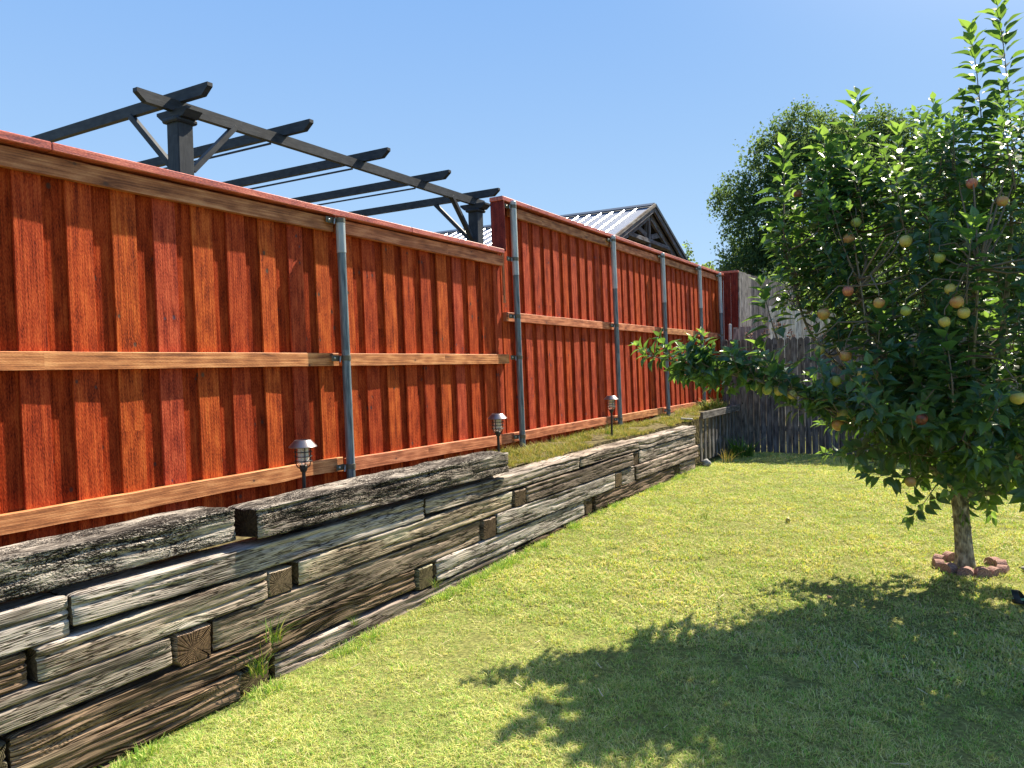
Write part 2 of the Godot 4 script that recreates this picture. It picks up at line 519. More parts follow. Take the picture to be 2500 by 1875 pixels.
	M.siding = mat("white house siding", Color(0.62, 0.66, 0.70), 0.7)
	M.shingle = tmat("grey shingles", mottle(87, 128, Vector3(0.16, 0.165, 0.17), Vector3(0.34, 0.34, 0.34), 9.0, 30.0, 0.8), Vector2(1, 1), 0.9, 0.2)
	M.strap = mat("black sandal strap", Color(0.010, 0.014, 0.014), 0.55)
	M.sole = tmat("green sandal footbed", mottle(88, 96, Vector3(0.05, 0.26, 0.15), Vector3(0.16, 0.46, 0.28), 30.0, 30.0, 1.2), Vector2(4, 4), 0.6, 0.2)
	M.dead = mat("dried brown flower heads", Color(0.20, 0.10, 0.06), 0.9)
	M.straw = mat("dry straw", Color(0.50, 0.42, 0.25), 0.9)

# ---------------------------------------------------------------- ready
func _ready() -> void:
	rng.seed = 20240701
	var cam := Camera3D.new()
	cam.name = "camera"
	cam.fov = 53.05
	cam.near = 0.05
	cam.far = 400.0
	cam.rotation_degrees = Vector3(-1.2, 30.4, -1.3)
	cam.position = Vector3(0, 1.6, 0)
	add_child(cam)
	cam.current = true
	var sky := ProceduralSkyMaterial.new()
	sky.sky_top_color = Color(0.066, 0.150, 0.328).linear_to_srgb()
	sky.sky_horizon_color = Color(0.23, 0.325, 0.40).linear_to_srgb()
	sky.sky_curve = 0.22
	sky.ground_bottom_color = Color(0.08, 0.09, 0.05).linear_to_srgb()
	sky.ground_horizon_color = Color(0.17, 0.22, 0.25).linear_to_srgb()
	sky.sun_angle_max = 70.0
	sky.sun_curve = 0.18
	var env := Environment.new()
	env.background_mode = Environment.BG_SKY
	env.sky = Sky.new()
	env.sky.sky_material = sky
	env.background_energy_multiplier = 1.0
	env.tonemap_mode = Environment.TONE_MAPPER_LINEAR
	env.tonemap_exposure = 2.7
	env.sdfgi_enabled = true
	env.ssao_enabled = true
	env.ssil_enabled = true
	var we := WorldEnvironment.new()
	we.name = "world_environment"
	we.environment = env
	add_child(we)
	var sun := DirectionalLight3D.new()
	sun.name = "sun"
	sun.light_energy = 1.6
	sun.light_color = Color(1.0, 0.95, 0.86)
	sun.light_angular_distance = 0.55
	sun.shadow_enabled = true
	sun.look_at_from_position(Vector3.ZERO, -Vector3(0.21, 1.0, -0.89), UP)
	add_child(sun)
	make_materials()
	ground()
	retaining_wall()
	red_fences()
	corner_fences()
	picket_fence()
	pergola()
	pavilion()
	far_houses()
	far_trees()
	path_lights()
	apple_tree()
	edging()
	small_things()
	weeds()
	lawn_grass()

# ---------------------------------------------------------------- ground
func lawn_y(x: float, z: float) -> float:
	var y := ramp([-40.0, -12.5, -10.5, -9.5, -6.8, -6.0, -4.0, -2.8, -1.9, 0.0, 10.0], [0.15, 0.155, 0.185, 0.195, 0.163, 0.14, 0.045, 0.005, -0.035, -0.08, -0.2], z)
	return y + 0.010 * sin(x * 2.1 + z * 0.7) * sin(z * 1.6 + 0.6)

func terrace_y(x: float, z: float) -> float:
	var y := ramp([-14.5, -12.5, -10.0, -8.0, -5.2, -4.6, -2.6, 0.0], [0.90, 0.88, 0.80, 0.79, 0.755, 0.72, 0.70, 0.70], z)
	return y + clampf(-3.3 - x, 0.0, 0.6) * 0.06 + 0.018 * sin(z * 5.1 + x * 7.0) * sin(z * 2.3)

func lines(parts: Array) -> PackedFloat32Array:   # [[from, to, step], ...]
	var o := PackedFloat32Array()
	for q in parts:
		var k := int(round((q[1] - q[0]) / q[2]))
		for s in k:
			o.append(q[0] + (q[1] - q[0]) * s / k)
	o.append(parts[parts.size() - 1][1])
	return o

func sheet(xs: PackedFloat32Array, zs: PackedFloat32Array, f: Callable) -> ArrayMesh:
	var st := SurfaceTool.new()
	st.begin(Mesh.PRIMITIVE_TRIANGLES)
	for z in zs:
		for x in xs:
			st.set_uv(Vector2(x, z))
			st.add_vertex(Vector3(x, f.call(x, z), z))
	var w := xs.size()
	for j in zs.size() - 1:
		for i in w - 1:
			var a := j * w + i
			for q in [a, a + 1, a + w + 1, a, a + w + 1, a + w]:
				st.add_index(q)
	st.generate_normals()
	return st.commit()

func ground() -> void:
	var g := put("lawn_ground", sheet(lines([[-150, -20, 13], [-20, -4, 2], [-4, 5, 0.15], [5, 20, 1.5], [20, 150, 13]]), lines([[-160, -20, 10], [-20, -13, 0.7], [-13, 0.5, 0.15], [0.5, 10, 1], [10, 60, 10]]), func(x, z): return lawn_y(x, z)), M.turf)
	tag(g, "mown yellow green lawn rising gently to the fences", "lawn", "", "structure")
	var t := put("raised_bed", sheet(lines([[-60, -6, 6], [-6, -4, 0.5], [-4, -3.28, 0.06]]), lines([[-60, -15, 5], [-15, -12.45, 0.25], [-12.45, 1.0, 0.06]]), func(x, z): return terrace_y(x, z) if x > -4.2 or z > -14.5 else 0.85), M.soil)
	tag(t, "dry soil of the raised bed between tie wall and red fence", "soil", "", "structure")
	var face := MB.new()
	for k in 13:
		var z0 := 0.5 - k * 1.0
		face.quad(Vector3(-3.281, -0.2, z0), Vector3(-3.281, -0.2, z0 - 1.0), Vector3(-3.281, terrace_y(-3.28, z0 - 1.0), z0 - 1.0), Vector3(-3.281, terrace_y(-3.28, z0), z0), Vector2(z0, 0), Vector2(z0 - 1, 0), Vector2(z0 - 1, 1), Vector2(z0, 1))
	var f := put("raised_bed_bank", face.mesh(), M.soil)
	tag(f, "soil bank held back by the tie wall", "soil", "", "structure")

# ---------------------------------------------------------------- tie wall
var tn1: FastNoiseLite
var tn2: FastNoiseLite

func tie_mesh(length: float, h: float, w: float, style: int, seed_: float, tint: Color, endtint: Color) -> ArrayMesh:
	var per := []   # x, y, nx, ny, cornerness
	var nf := 18
	for k in nf: per.append([0.0, h * (k + 0.5) / nf, 1.0, 0.0, 0.0])
	per.append([0.0, h, 0.7, 0.7, 1.0])
	for k in 8: per.append([-w * (k + 0.5) / 8.0, h, 0.0, 1.0, 0.0])
	per.append([-w, h, -0.7, 0.7, 1.0])
	for k in 2: per.append([-w, h * (1.0 - (k + 0.5) / 2.0), -1.0, 0.0, 0.0])
	per.append([-w, 0.0, -0.7, -0.7, 1.0])
	for k in 3: per.append([-w + w * (k + 0.5) / 3.0, 0.0, 0.0, -1.0, 0.0])
	per.append([0.0, 0.0, 0.7, -0.7, 1.0])
	var us := []
	var run := 0.0
	for k in per.size():
		if k > 0: run += Vector2(per[k][0] - per[k - 1][0], per[k][1] - per[k - 1][1]).length()
		us.append(run + fmod(seed_ * 0.037, 0.07))
	us.append(us[us.size() - 1] + h / nf * 0.5)
	var m := maxi(5, int(length / 0.036))
	var a1: float = [0.006, 0.0035, 0.006][style]
	var a2: float = [0.007, 0.0035, 0.009][style]
	var zs := PackedFloat32Array()
	zs.append(-length)
	zs.append(-length + 0.008)
	for k in range(1, m): zs.append(-length + length * k / m)
	zs.append(-0.008)
	zs.append(0.0)
	var rings := []
	var vs := []
	var uo := length + fmod(seed_ * 1.71, maxf(0.02, 2.97 - length))
	var splits := [[us[nf / 3] + 0.012 * sin(seed_ * 3.0), seed_ * 2.0], [us[nf * 3 / 4] + 0.012 * sin(seed_ * 5.0), seed_ * 3.7], [us[nf + 4], seed_ * 5.3]]
	var bow := tn1.get_noise_2d(seed_, 3.0) * 0.014
	for z in zs:
		var e := minf(-z, length + z)
		var inset := 0.010 * pow(clampf(1.0 - e / 0.02, 0.0, 1.0), 1.5)
		var worn := 0.016 * clampf(1.0 - e / 0.14, 0.0, 1.0) * (0.6 + 0.9 * tn1.get_noise_2d(seed_ * 7.0, signf(z + length * 0.5)))
		var ring := PackedVector3Array()
		var sag := bow * sin(PI * -z / length)
		for q in per.size():
			var s: Array = per[q]
			var d: float = a1 * tn1.get_noise_2d(z * 2.2 + seed_ * 9.0, us[q] * 7.0) + a2 * tn2.get_noise_2d(z * 1.6 + seed_ * 5.0, us[q] * 42.0)
			d -= inset
			for sp in splits:
				var off: float = us[q] - sp[0] - 0.022 * tn1.get_noise_2d(z * 0.9, sp[1])
				if absf(off) < 0.02: d -= 0.016 * exp(-off * off / 0.00004) * clampf(tn1.get_noise_2d(z * 1.1 + 20.0, sp[1]) * 4.0 + 0.5, 0.0, 1.0)
			d -= s[4] * (0.003 + worn + 0.026 * maxf(0.0, tn1.get_noise_2d(z * 4.0 + seed_ * 3.0, q * 3.0)) + 0.008 * absf(tn2.get_noise_2d(z * 16.0 + seed_, q * 2.0)))
			ring.append(Vector3(s[0] + s[2] * d, s[1] + s[3] * d + sag, z))
		rings.append(ring)
		vs.append(z + uo)
	var b := MB.new()
	b.col = tint
	b.skin(rings, true, us, vs)
	var nn := tn1
	for k in b.t.size():
		b.t[k] = Vector2(b.t[k].y, b.t[k].x)
		var p := b.v[k]
		var q := nn.get_noise_2d(p.z * 1.1 + seed_ * 4.0, p.y * 4.0 + p.x * 3.0)
		b.c[k] = tint * (1.0 + 0.35 * q) * (1.0 + (1.9 if style == 0 else 0.25) * clampf((p.y - h * 0.90) / (h * 0.07), 0.0, 1.0))  # top faces lightened: the strong light from above is painted in
	var out := b.mesh()
	var e := MB.new()
	e.col = endtint
	for s in 2:
		var ring: PackedVector3Array = rings[0] if s == 0 else rings[rings.size() - 1]
		var mid := Vector3(-w * 0.5, h * 0.5, ring[0].z)
		for q in ring.size():
			var a := ring[q]
			var c := ring[(q + 1) % ring.size()]
			var ua := Vector2(-a.x, a.y)
			var uc := Vector2(-c.x, c.y)
			var um := Vector2(-mid.x, mid.y)
			if s == 0: e.tri(mid, c, a, um, uc, ua)
			else: e.tri(mid, a, c, um, ua, uc)
	return e.mesh(out)

func retaining_wall() -> void:
	tn1 = noise(301, 2)
	tn2 = noise(302, 2)
	var wall := thing("retaining_wall", "low retaining wall of stacked weathered grey railway ties along the lawn", "retaining wall", Vector3(WX, 0, -5.0))
	var top := {
		"A": [[-14, -0.2], [0.925, 0.915]], "B": [[-10.1, -6.5, -2.7, -1.7, 0], [0.772, 0.757, 0.735, 0.727, 0.72]],
		"C": [[-10, -7.8, -5.3, -2.8, -1.6, 0], [0.655, 0.652, 0.622, 0.582, 0.555, 0.53]], "D": [[-10.2, -7.5, -4.9, -2.4, -1.5, 0], [0.505, 0.50, 0.478, 0.428, 0.41, 0.38]],
		"E": [[-10, -6.6, -4.1, -2.6, -1.5, 0], [0.345, 0.338, 0.298, 0.262, 0.25, 0.24]], "F": [[-7, -5.3, -2.8, -1.5, 0], [0.19, 0.155, 0.128, 0.115, 0.11]],
		"G": [[-7, -2.4, -1.5, 0], [0.02, -0.012, -0.015, -0.02]], "H": [[-7, 0], [-0.15, -0.15]]}
	var next := {"A": "B", "B": "C", "C": "D", "D": "E", "E": "F", "F": "G", "G": "H"}
	var S := Color(1.0, 0.98, 0.96)      # silvery
	var N := Color(0.80, 0.76, 0.72)
	var D := Color(0.45, 0.40, 0.36)      # dark
	var O := Color(0.95, 0.86, 0.70)      # ochre
	var W := Color(1.22, 1.17, 1.12)      # bleached
	var rows := [
		["B", -0.1, -1.745, 0.0, 1, W], ["B", -1.752, -4.105, 0.01, 1, S], ["B", -4.125, -6.503, -0.005, 1, N], ["B", -6.512, -8.02, 0.0, 1, Color(0.66, 0.61, 0.56)], ["B", -8.03, -10.13, 0.0, 1, N],
		["C", -0.1, -1.58, 0.0, 2, Color(0.70, 0.59, 0.51)], ["C", -1.61, -2.75, 0.012, 1, Color(0.98, 0.90, 0.80)], ["C", -2.97, -5.262, 0.004, 1, O], ["C", -5.48, -7.835, 0.0, 1, D], ["C", -8.035, -10.12, 0.0, 1, N],
		["D", -0.1, -2.19, 0.004, 1, Color(0.70, 0.66, 0.61)], ["D", -2.42, -4.80, 0.006, 1, Color(0.66, 0.58, 0.49)], ["D", -5.015, -7.312, 0.01, 1, S], ["D", -7.51, -7.89, 0.0, 1, N], ["D", -7.905, -10.16, 0.012, 1, Color(0.74, 0.66, 0.60)],
		["E", -1.505, -2.775, 0.0, 2, Color(0.74, 0.63, 0.54)], ["E", -2.785, -4.0, -0.004, 2, Color(0.78, 0.68, 0.58)], ["E", -4.23, -6.6, 0.008, 1, W], ["E", -6.83, -9.185, 0.008, 2, Color(0.75, 0.66, 0.60)], ["E", -9.425, -10.06, 0.0, 1, Color(0.78, 0.68, 0.62)],
		["F", -0.1, -2.55, 0.015, 2, Color(0.82, 0.70, 0.59)], ["F", -2.80, -5.296, 0.0, 1, Color(0.80, 0.72, 0.68)], ["F", -5.31, -5.89, 0.01, 2, D], ["F", -5.90, -6.9, 0.0, 2, Color(0.75, 0.6, 0.53)],
		["G", -0.1, -2.40, 0.01, 2, Color(0.76, 0.66, 0.58)]]
	var id := 1.0
	for r in rows:
		var z0: float = r[1]
		var z1: float = r[2]
		var t0 := ramp(top[r[0]][0], top[r[0]][1], z0)
		var t1 := ramp(top[r[0]][0], top[r[0]][1], z1)
		var b0 := ramp(top[next[r[0]]][0], top[next[r[0]]][1], z0)
		var b1 := ramp(top[next[r[0]]][0], top[next[r[0]]][1], z1)
		var h := minf(t0 - b0, t1 - b1) + 0.004
		if z0 - z1 > 0.9: h -= 0.006 + 0.006 * absf(sin(id * 2.7))
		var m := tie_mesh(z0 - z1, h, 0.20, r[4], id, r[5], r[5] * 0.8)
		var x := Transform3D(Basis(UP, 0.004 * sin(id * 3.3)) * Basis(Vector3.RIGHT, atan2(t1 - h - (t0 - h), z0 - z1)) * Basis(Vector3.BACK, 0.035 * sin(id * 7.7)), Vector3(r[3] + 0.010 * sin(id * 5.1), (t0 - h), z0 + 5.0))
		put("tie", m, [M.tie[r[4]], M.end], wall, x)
		id += 1.0
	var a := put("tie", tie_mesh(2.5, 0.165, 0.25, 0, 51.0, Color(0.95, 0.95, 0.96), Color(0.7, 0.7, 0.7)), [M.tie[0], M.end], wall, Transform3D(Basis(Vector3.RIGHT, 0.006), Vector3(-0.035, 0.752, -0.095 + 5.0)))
	tag(a, "dark cracked cap tie at the near end")
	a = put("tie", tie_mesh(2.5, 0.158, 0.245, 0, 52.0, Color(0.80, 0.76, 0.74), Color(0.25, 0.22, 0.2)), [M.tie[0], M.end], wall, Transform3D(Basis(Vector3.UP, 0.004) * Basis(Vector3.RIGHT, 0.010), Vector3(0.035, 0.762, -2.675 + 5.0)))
	tag(a, "dark cracked cap tie that overhangs the wall")
	# short ties set crosswise, end grain to the lawn
	for q in [["C", -2.84, 0.17, 0.0, Color(0.85, 0.78, 0.66)], ["C", -5.37, 0.20, 0.006, Color(0.62, 0.55, 0.47)], ["C", -7.935, 0.18, -0.008, Color(0.6, 0.54, 0.47)], ["D", -2.303, 0.20, 0.004, Color(0.80, 0.64, 0.52)],
			["D", -4.905, 0.19, 0.0, Color(0.55, 0.48, 0.42)], ["D", -7.41, 0.18, 0.01, Color(0.85, 0.76, 0.6)], ["E", -4.10, 0.17, -0.002, Color(0.72, 0.74, 0.56)], ["E", -6.69, 0.16, 0.0, Color(0.62, 0.55, 0.46)],
			["E", -9.305, 0.2, -0.005, Color(0.6, 0.54, 0.47)], ["F", -2.66, 0.20, -0.01, Color(0.75, 0.72, 0.55)], ["E", -1.40, 0.19, -0.005, Color(0.6, 0.6, 0.5)]]:
		var t := ramp(top[q[0]][0], top[q[0]][1], q[1])
		var b := ramp(top[next[q[0]]][0], top[next[q[0]]][1], q[1])
		var h := t - b - 0.008
		var m := tie_mesh(0.17, h, q[2], 1, id, q[4], q[4])
		put("tie_end", m, [M.tie[1], M.end], wall, Transform3D(Basis(UP, PI / 2), Vector3(q[3], b, q[1] - q[2] * 0.5 + 5.0)))
		id += 1.0

# ---------------------------------------------------------------- red fences
func board(parent: Node, called: String, p: Vector3, size: Vector3, m: Material, g := 1, off := Vector2(-1, 0), b := 0.0, xf := Basis.IDENTITY) -> MeshInstance3D:
	var mb := MB.new()
	var o := off
	if off.x < 0.0: o = Vector2((rng.randi() % 8 + 0.5) * 0.15, rng.randf() * 2.6)
	mb.box(Vector3.ZERO, size, g, o, b)
	return put(called, mb.mesh(), m, parent, Transform3D(xf, p))

func rail(parent: Node, called: String, z0: float, z1: float, ytop: float, h: float, m: Material, wavy := 0.0, x0 := 0.0, slope := 0.0) -> MeshInstance3D:
	var mb := MB.new()
	var n := 24 if wavy > 0.0 else 6
	var o := Vector2((rng.randi() % 6 + 0.5) * 0.1, rng.randf() * 2.6)
	var th := 0.038
	var wave := noise(int(rng.randi() % 999), 2)
	for k in n:
		var qa := []
		for s in 2:
			var f := float(k + s) / n
			var z := lerpf(z0, z1, f)
			var yt := ytop + slope * (z0 - z) + 0.003 * wave.get_noise_1d(z * 2.0)
			var low := yt - h + wavy * wave.get_noise_1d(z * 1.7 + 9.0)
			var xx := x0 + 0.004 * wave.get_noise_1d(z * 1.3 + 40.0)
			qa.append([Vector3(xx, low, z), Vector3(xx, yt - 0.003, z), Vector3(xx - 0.003, yt, z), Vector3(xx - th, yt, z), Vector3(xx - th, low, z)])
		var A: Array = qa[0]
		var B: Array = qa[1]
		for q in 5:
			var q2 := (q + 1) % 5
			mb.quad(A[q], B[q], B[q2], A[q2], o + Vector2(q * 0.02, A[q].z), o + Vector2(q * 0.02, B[q].z), o + Vector2(q * 0.02 + A[q].distance_to(A[q2]), B[q2].z), o + Vector2(q * 0.02 + A[q].distance_to(A[q2]), A[q2].z))
		if k == 0: mb.quad(A[0], A[1], A[3], A[4], o, o, o, o)
		if k == n - 1: mb.quad(B[4], B[3], B[1], B[0], o, o, o, o)
	return put(called, mb.mesh(), m, parent)

func bracket(pole: Node, y: float) -> void:
	var mb := MB.new()
	mb.lathe([Vector2(0.031, -0.018), Vector2(0.0345, -0.017), Vector2(0.0345, 0.017), Vector2(0.031, 0.018)], 16, Vector3(0, y, 0))
	mb.box(Vector3(-0.028, y, 0.075), Vector3(0.005, 0.042, 0.075), 1, Vector2.ZERO, 0.001)
	mb.box(Vector3(-0.014, y, 0.042), Vector3(0.026, 0.038, 0.005), 1, Vector2.ZERO, 0.001)
	put("bracket", mb.mesh(), M.rust, pole)
	var bo := MB.new()
	bo.lathe([Vector2(0.009, 0), Vector2(0.009, 0.006), Vector2(0.004, 0.010), Vector2(0.0, 0.010)], 6)
	put("bolt", bo.mesh(), M.bolt, pole, Transform3D(Basis(Vector3.BACK, -PI / 2), Vector3(-0.025, y, 0.088)))
	bo = MB.new()
	bo.tube(PackedVector3Array([Vector3(-0.012, y + 0.01, 0.043), Vector3(-0.002, y - 0.03, 0.06)]), PackedFloat32Array([0.004, 0.004]), 5)
	put("bolt", bo.mesh(), M.bolt, pole)

func pole(parent: Node, z: float, ybase: float, ytop: float, ysleeve: float, rails: Array) -> void:
	var mb := MB.new()
	mb.lathe([Vector2(0.030, ybase - 0.3), Vector2(0.030, ysleeve)], 20)
	var p := put("pole", mb.mesh(), M.steel, parent, Transform3D(Basis(), Vector3(0.050, 0, z)))
	var s := MB.new()
	s.lathe([Vector2(0.030, ysleeve), Vector2(0.0325, ysleeve + 0.001), Vector2(0.0325, ytop - 0.045), Vector2(0.0335, ytop - 0.044), Vector2(0.0335, ytop - 0.012), Vector2(0.026, ytop - 0.002), Vector2(0.0, ytop)], 20)
	put("pole_sleeve", s.mesh(), M.galv, p)
	for y in rails: bracket(p, y)

func red_fences() -> void:
	# ---- the lower section, nearest
	var Y0 := 0.75
	var bx := FX + LEAN * (1.7 - Y0)
	var zc := -4.0
	var f := thing("board_fence", "lower near section of the rust red board fence with brown rails", "fence", Vector3(bx, Y0, zc), "rust red board fence sections")
	f.rotation.z = LEAN
	var near := [-0.02, -0.26, -0.5, -0.74, -0.98, -1.22, -1.46, -1.70]
	for z in [-1.947, -2.197, -2.437, -2.68, -2.924, -3.164, -3.415, -3.656, -3.901, -4.145, -4.385, -4.62, -4.855, -5.09, -5.32, -5.555, -5.785, -6.015, -6.235]: near.append(z)
	var mats: Array = M.red
	for k in near.size():
		var z: float = near[k]
		var w := 0.137 + rng.randf_range(-0.006, 0.006)
		if k == near.size() - 1: w = 0.12
		var tilt := Basis(UP, rng.randf_range(-0.02, 0.02)) * Basis(Vector3.RIGHT, rng.randf_range(-0.003, 0.003))
		board(f, "board", Vector3(-0.047 - rng.randf() * 0.003, 0.97, z - w * 0.5 - zc), Vector3(0.016, 1.98, w), mats[[0, 0, 2, 1, 0, 4, 2, 3][rng.randi() % 8]], 1, Vector2(-1, 0), 0.0015, tilt)
		var zn: float = near[k + 1] if k + 1 < near.size() else z - 0.24
		var gap := (z - w) - zn
		board(f, "board", Vector3(-0.065, 0.97, z - w - gap * 0.5 - zc), Vector3(0.016, 1.98, minf(gap + 0.05, 0.15)), M.redback_shade[rng.randi() % 3], 1, Vector2(-1, 0), 0.0, Basis(UP, rng.randf_range(-0.008, 0.008)))
	var P1 := -4.068
	var P2 := -6.506
	for seg in [[0.2, P1 + 0.02, 0], [P1 - 0.025, -6.36, 1]]:
		var z0: float = seg[0]
		var z1: float = seg[1]
		rail(f, "rail", z0 - zc, z1 - zc, 2.678 - Y0, 0.095, M.rail_dark if seg[2] == 0 else M.rail_red)
		rail(f, "rail", z0 - zc, (z1 if seg[2] == 0 else -6.40) - zc, 1.731 - Y0, 0.088, M.rail_pale)
		rail(f, "rail", z0 - zc, (z1 if seg[2] == 0 else -6.48) - zc, (0.972 if seg[2] == 0 else 0.985) - Y0, 0.092, M.rail_pale if seg[2] == 0 else M.rail_red, 0.016 if seg[2] == 0 else 0.0, 0.0, 0.007 if seg[2] == 0 else -0.006)
	for seg in [[0.2, -2.1], [-2.104, -4.9], [-4.904, -6.33]]:
		board(f, "cap_board", Vector3(-0.035, 2.711 - Y0, (seg[0] + seg[1]) * 0.5 - zc), Vector3(0.15, 0.042, seg[0] - seg[1]), M.cap, 2, Vector2(-1, 0), 0.004, Basis(Vector3.BACK, 0.03))
	pole(f, P1 - zc, 0, 2.672 - Y0, 2.43 - Y0, [2.655 - Y0, 1.695 - Y0, 0.935 - Y0])
	# ---- the taller section beyond
	zc = -10.0
	f = thing("board_fence", "taller far section of the rust red board fence with six steel poles", "fence", Vector3(bx, Y0, zc), "rust red board fence sections")
	f.rotation.z = LEAN
	var z := -6.375
	while z > -14.15:
		var w := 0.132 + rng.randf_range(-0.008, 0.008)
		var step := 0.222 + rng.randf_range(-0.012, 0.012)
		board(f, "board", Vector3(-0.047 - rng.randf() * 0.003, 1.225, z - w * 0.5 - zc), Vector3(0.016, 2.46, w), mats[[0, 1, 2, 4, 4, 0, 1, 4][rng.randi() % 8]], 1, Vector2(-1, 0), 0.0015, Basis(UP, rng.randf_range(-0.02, 0.02)))
		board(f, "board", Vector3(-0.065, 1.225, z - w - (step - w) * 0.5 - zc), Vector3(0.016, 2.46, minf(step - w + 0.05, 0.15)), M.redback_shade[rng.randi() % 3], 1, Vector2(-1, 0))
		z -= step
	var pz := [P2, -8.983, -10.82, -12.63, -13.86, -14.2]
	for k in 5:
		var z0: float = pz[k] - (0.0 if k > 0 else -0.14)
		var z1: float = pz[k + 1]
		if k == 4: z1 = -14.18
		rail(f, "rail", pz[k] - 0.02 - zc, z1 + 0.012 - zc, 3.182 - Y0, 0.092, M.rail_dark if k % 2 == 0 else M.rail_red)
		rail(f, "rail", (z0 if k == 0 else pz[k] + 0.05) - 0.02 - zc, z1 + 0.07 - zc, 2.14 - Y0, 0.086, M.rail_red if k != 2 else M.rail)
		rail(f, "rail", (z0 if k == 0 else pz[k] + 0.05) - 0.02 - zc, z1 + 0.07 - zc, 0.97 - Y0, 0.088, M.rail_red if k % 2 == 0 else M.rail, 0.0, 0.0, 0.002)
		var yb: float = [0.74, 0.78, 0.79, 0.84, 0.88][k]
		pole(f, pz[k] - zc, yb - Y0, (3.225 if k > 0 else 3.222) - Y0, [2.50, 2.56, 2.50, 2.52, 2.50][k] - Y0, [3.165 - Y0, 2.10 - Y0, 0.93 - Y0] + ([2.655 - Y0, 1.70 - Y0] if k == 0 else []))
	for seg in [[-6.33, -6.9], [-6.904, -9.7], [-9.704, -12.2], [-12.204, -14.28]]:
		board(f, "cap_board", Vector3(-0.035, 3.224 - Y0, (seg[0] + seg[1]) * 0.5 - zc), Vector3(0.15, 0.042, seg[0] - seg[1]), M.cap, 2, Vector2(-1, 0), 0.004)
	board(f, "end_board", Vector3(-0.035, 2.96 - Y0, -6.352 - zc), Vector3(0.15, 0.485, 0.018), M.redshade, 1, Vector2(0.3, 0.4), 0.002)  # shaded face painted with the darkened red
	board(f, "end_board", Vector3(-0.012, 2.70 - Y0, -6.372 - zc), Vector3(0.018, 0.95, 0.03), M.rail_red, 1, Vector2(0.15, 0.4), 0.002)
	# return panel at the far corner
	var r := thing("fence_return", "short dark red board panel closing the far end of the red fence", "fence panel", Vector3(-3.67, 0.85, -14.27))
	for k in 3:
		board(r, "board", Vector3(-0.20 + k * 0.135, 1.2, 0), Vector3(0.13, 2.4, 0.018), M.redshade, 1, Vector2(-1, 0), 0.002)
	board(r, "cap_board", Vector3(-0.06, 2.42, -0.005), Vector3(0.41, 0.04, 0.06), M.cap, 0, Vector2(0.3, 0.4), 0.003)

# ---------------------------------------------------------------- weathered fences at the far corner
func plank_row(parent: Node3D, from: Vector3, to: Vector3, y0: float, y1: float, pitch: float, w: float, mats: Array, dog := false, jitter := 0.01) -> void:
	var along := to - from
	var L := along.length()
	var d := along / L
	var nrm := d.cross(UP)
	var basis := Basis(d, UP, -nrm)
	var k := 0
	var s := pitch * 0.5
	while s < L:
		var ww := w + rng.randf_range(-0.003, 0.003)
		var top := y1 + rng.randf_range(-jitter, jitter)
		var mb := MB.new()
		var off := Vector2((rng.randi() % 10 + 0.5) * 0.1, rng.randf() * 2.0)
		if dog:
			var hw := ww * 0.5
			var c := ww * 0.27
			var pts := [Vector2(-hw, y0), Vector2(hw, y0), Vector2(hw, top - c * 1.25), Vector2(hw - c, top), Vector2(-hw + c, top), Vector2(-hw, top - c * 1.25)]
			for q in [1.0, -1.0]:
				var zz: float = 0.008 * q
				var P := []
				for p in pts: P.append(Vector3(p.x, p.y, zz))
				var o := Vector3(0, 0, q)
				mb.quad_out([P[0], P[1], P[2], P[5]], o, [off + pts[0], off + pts[1], off + pts[2], off + pts[5]])
				mb.quad_out([P[5], P[2], P[3], P[4]], o, [off + pts[5], off + pts[2], off + pts[3], off + pts[4]])
			for q in 6:
				var a: Vector2 = pts[q]
				var b: Vector2 = pts[(q + 1) % 6]
				mb.quad_out([Vector3(a.x, a.y, 0.008), Vector3(b.x, b.y, 0.008), Vector3(b.x, b.y, -0.008), Vector3(a.x, a.y, -0.008)], Vector3(b.y - a.y, a.x - b.x, 0), [off + a, off + b, off + b, off + a])
		else:
			mb.box(Vector3(0, (y0 + top) * 0.5, 0), Vector3(ww, top - y0, 0.017), 1, off, 0.0)
		var at := from + d * s - parent.position
		at.y = 0.0
		put("board" if not dog else "picket", mb.mesh(), mats[rng.randi() % mats.size()], parent, Transform3D(basis * Basis(Vector3.BACK, rng.randf_range(-0.004, 0.004)) * Basis(UP, rng.randf_range(-0.03, 0.03)), at + nrm * rng.randf_range(-0.002, 0.002)))
		s += pitch
		k += 1

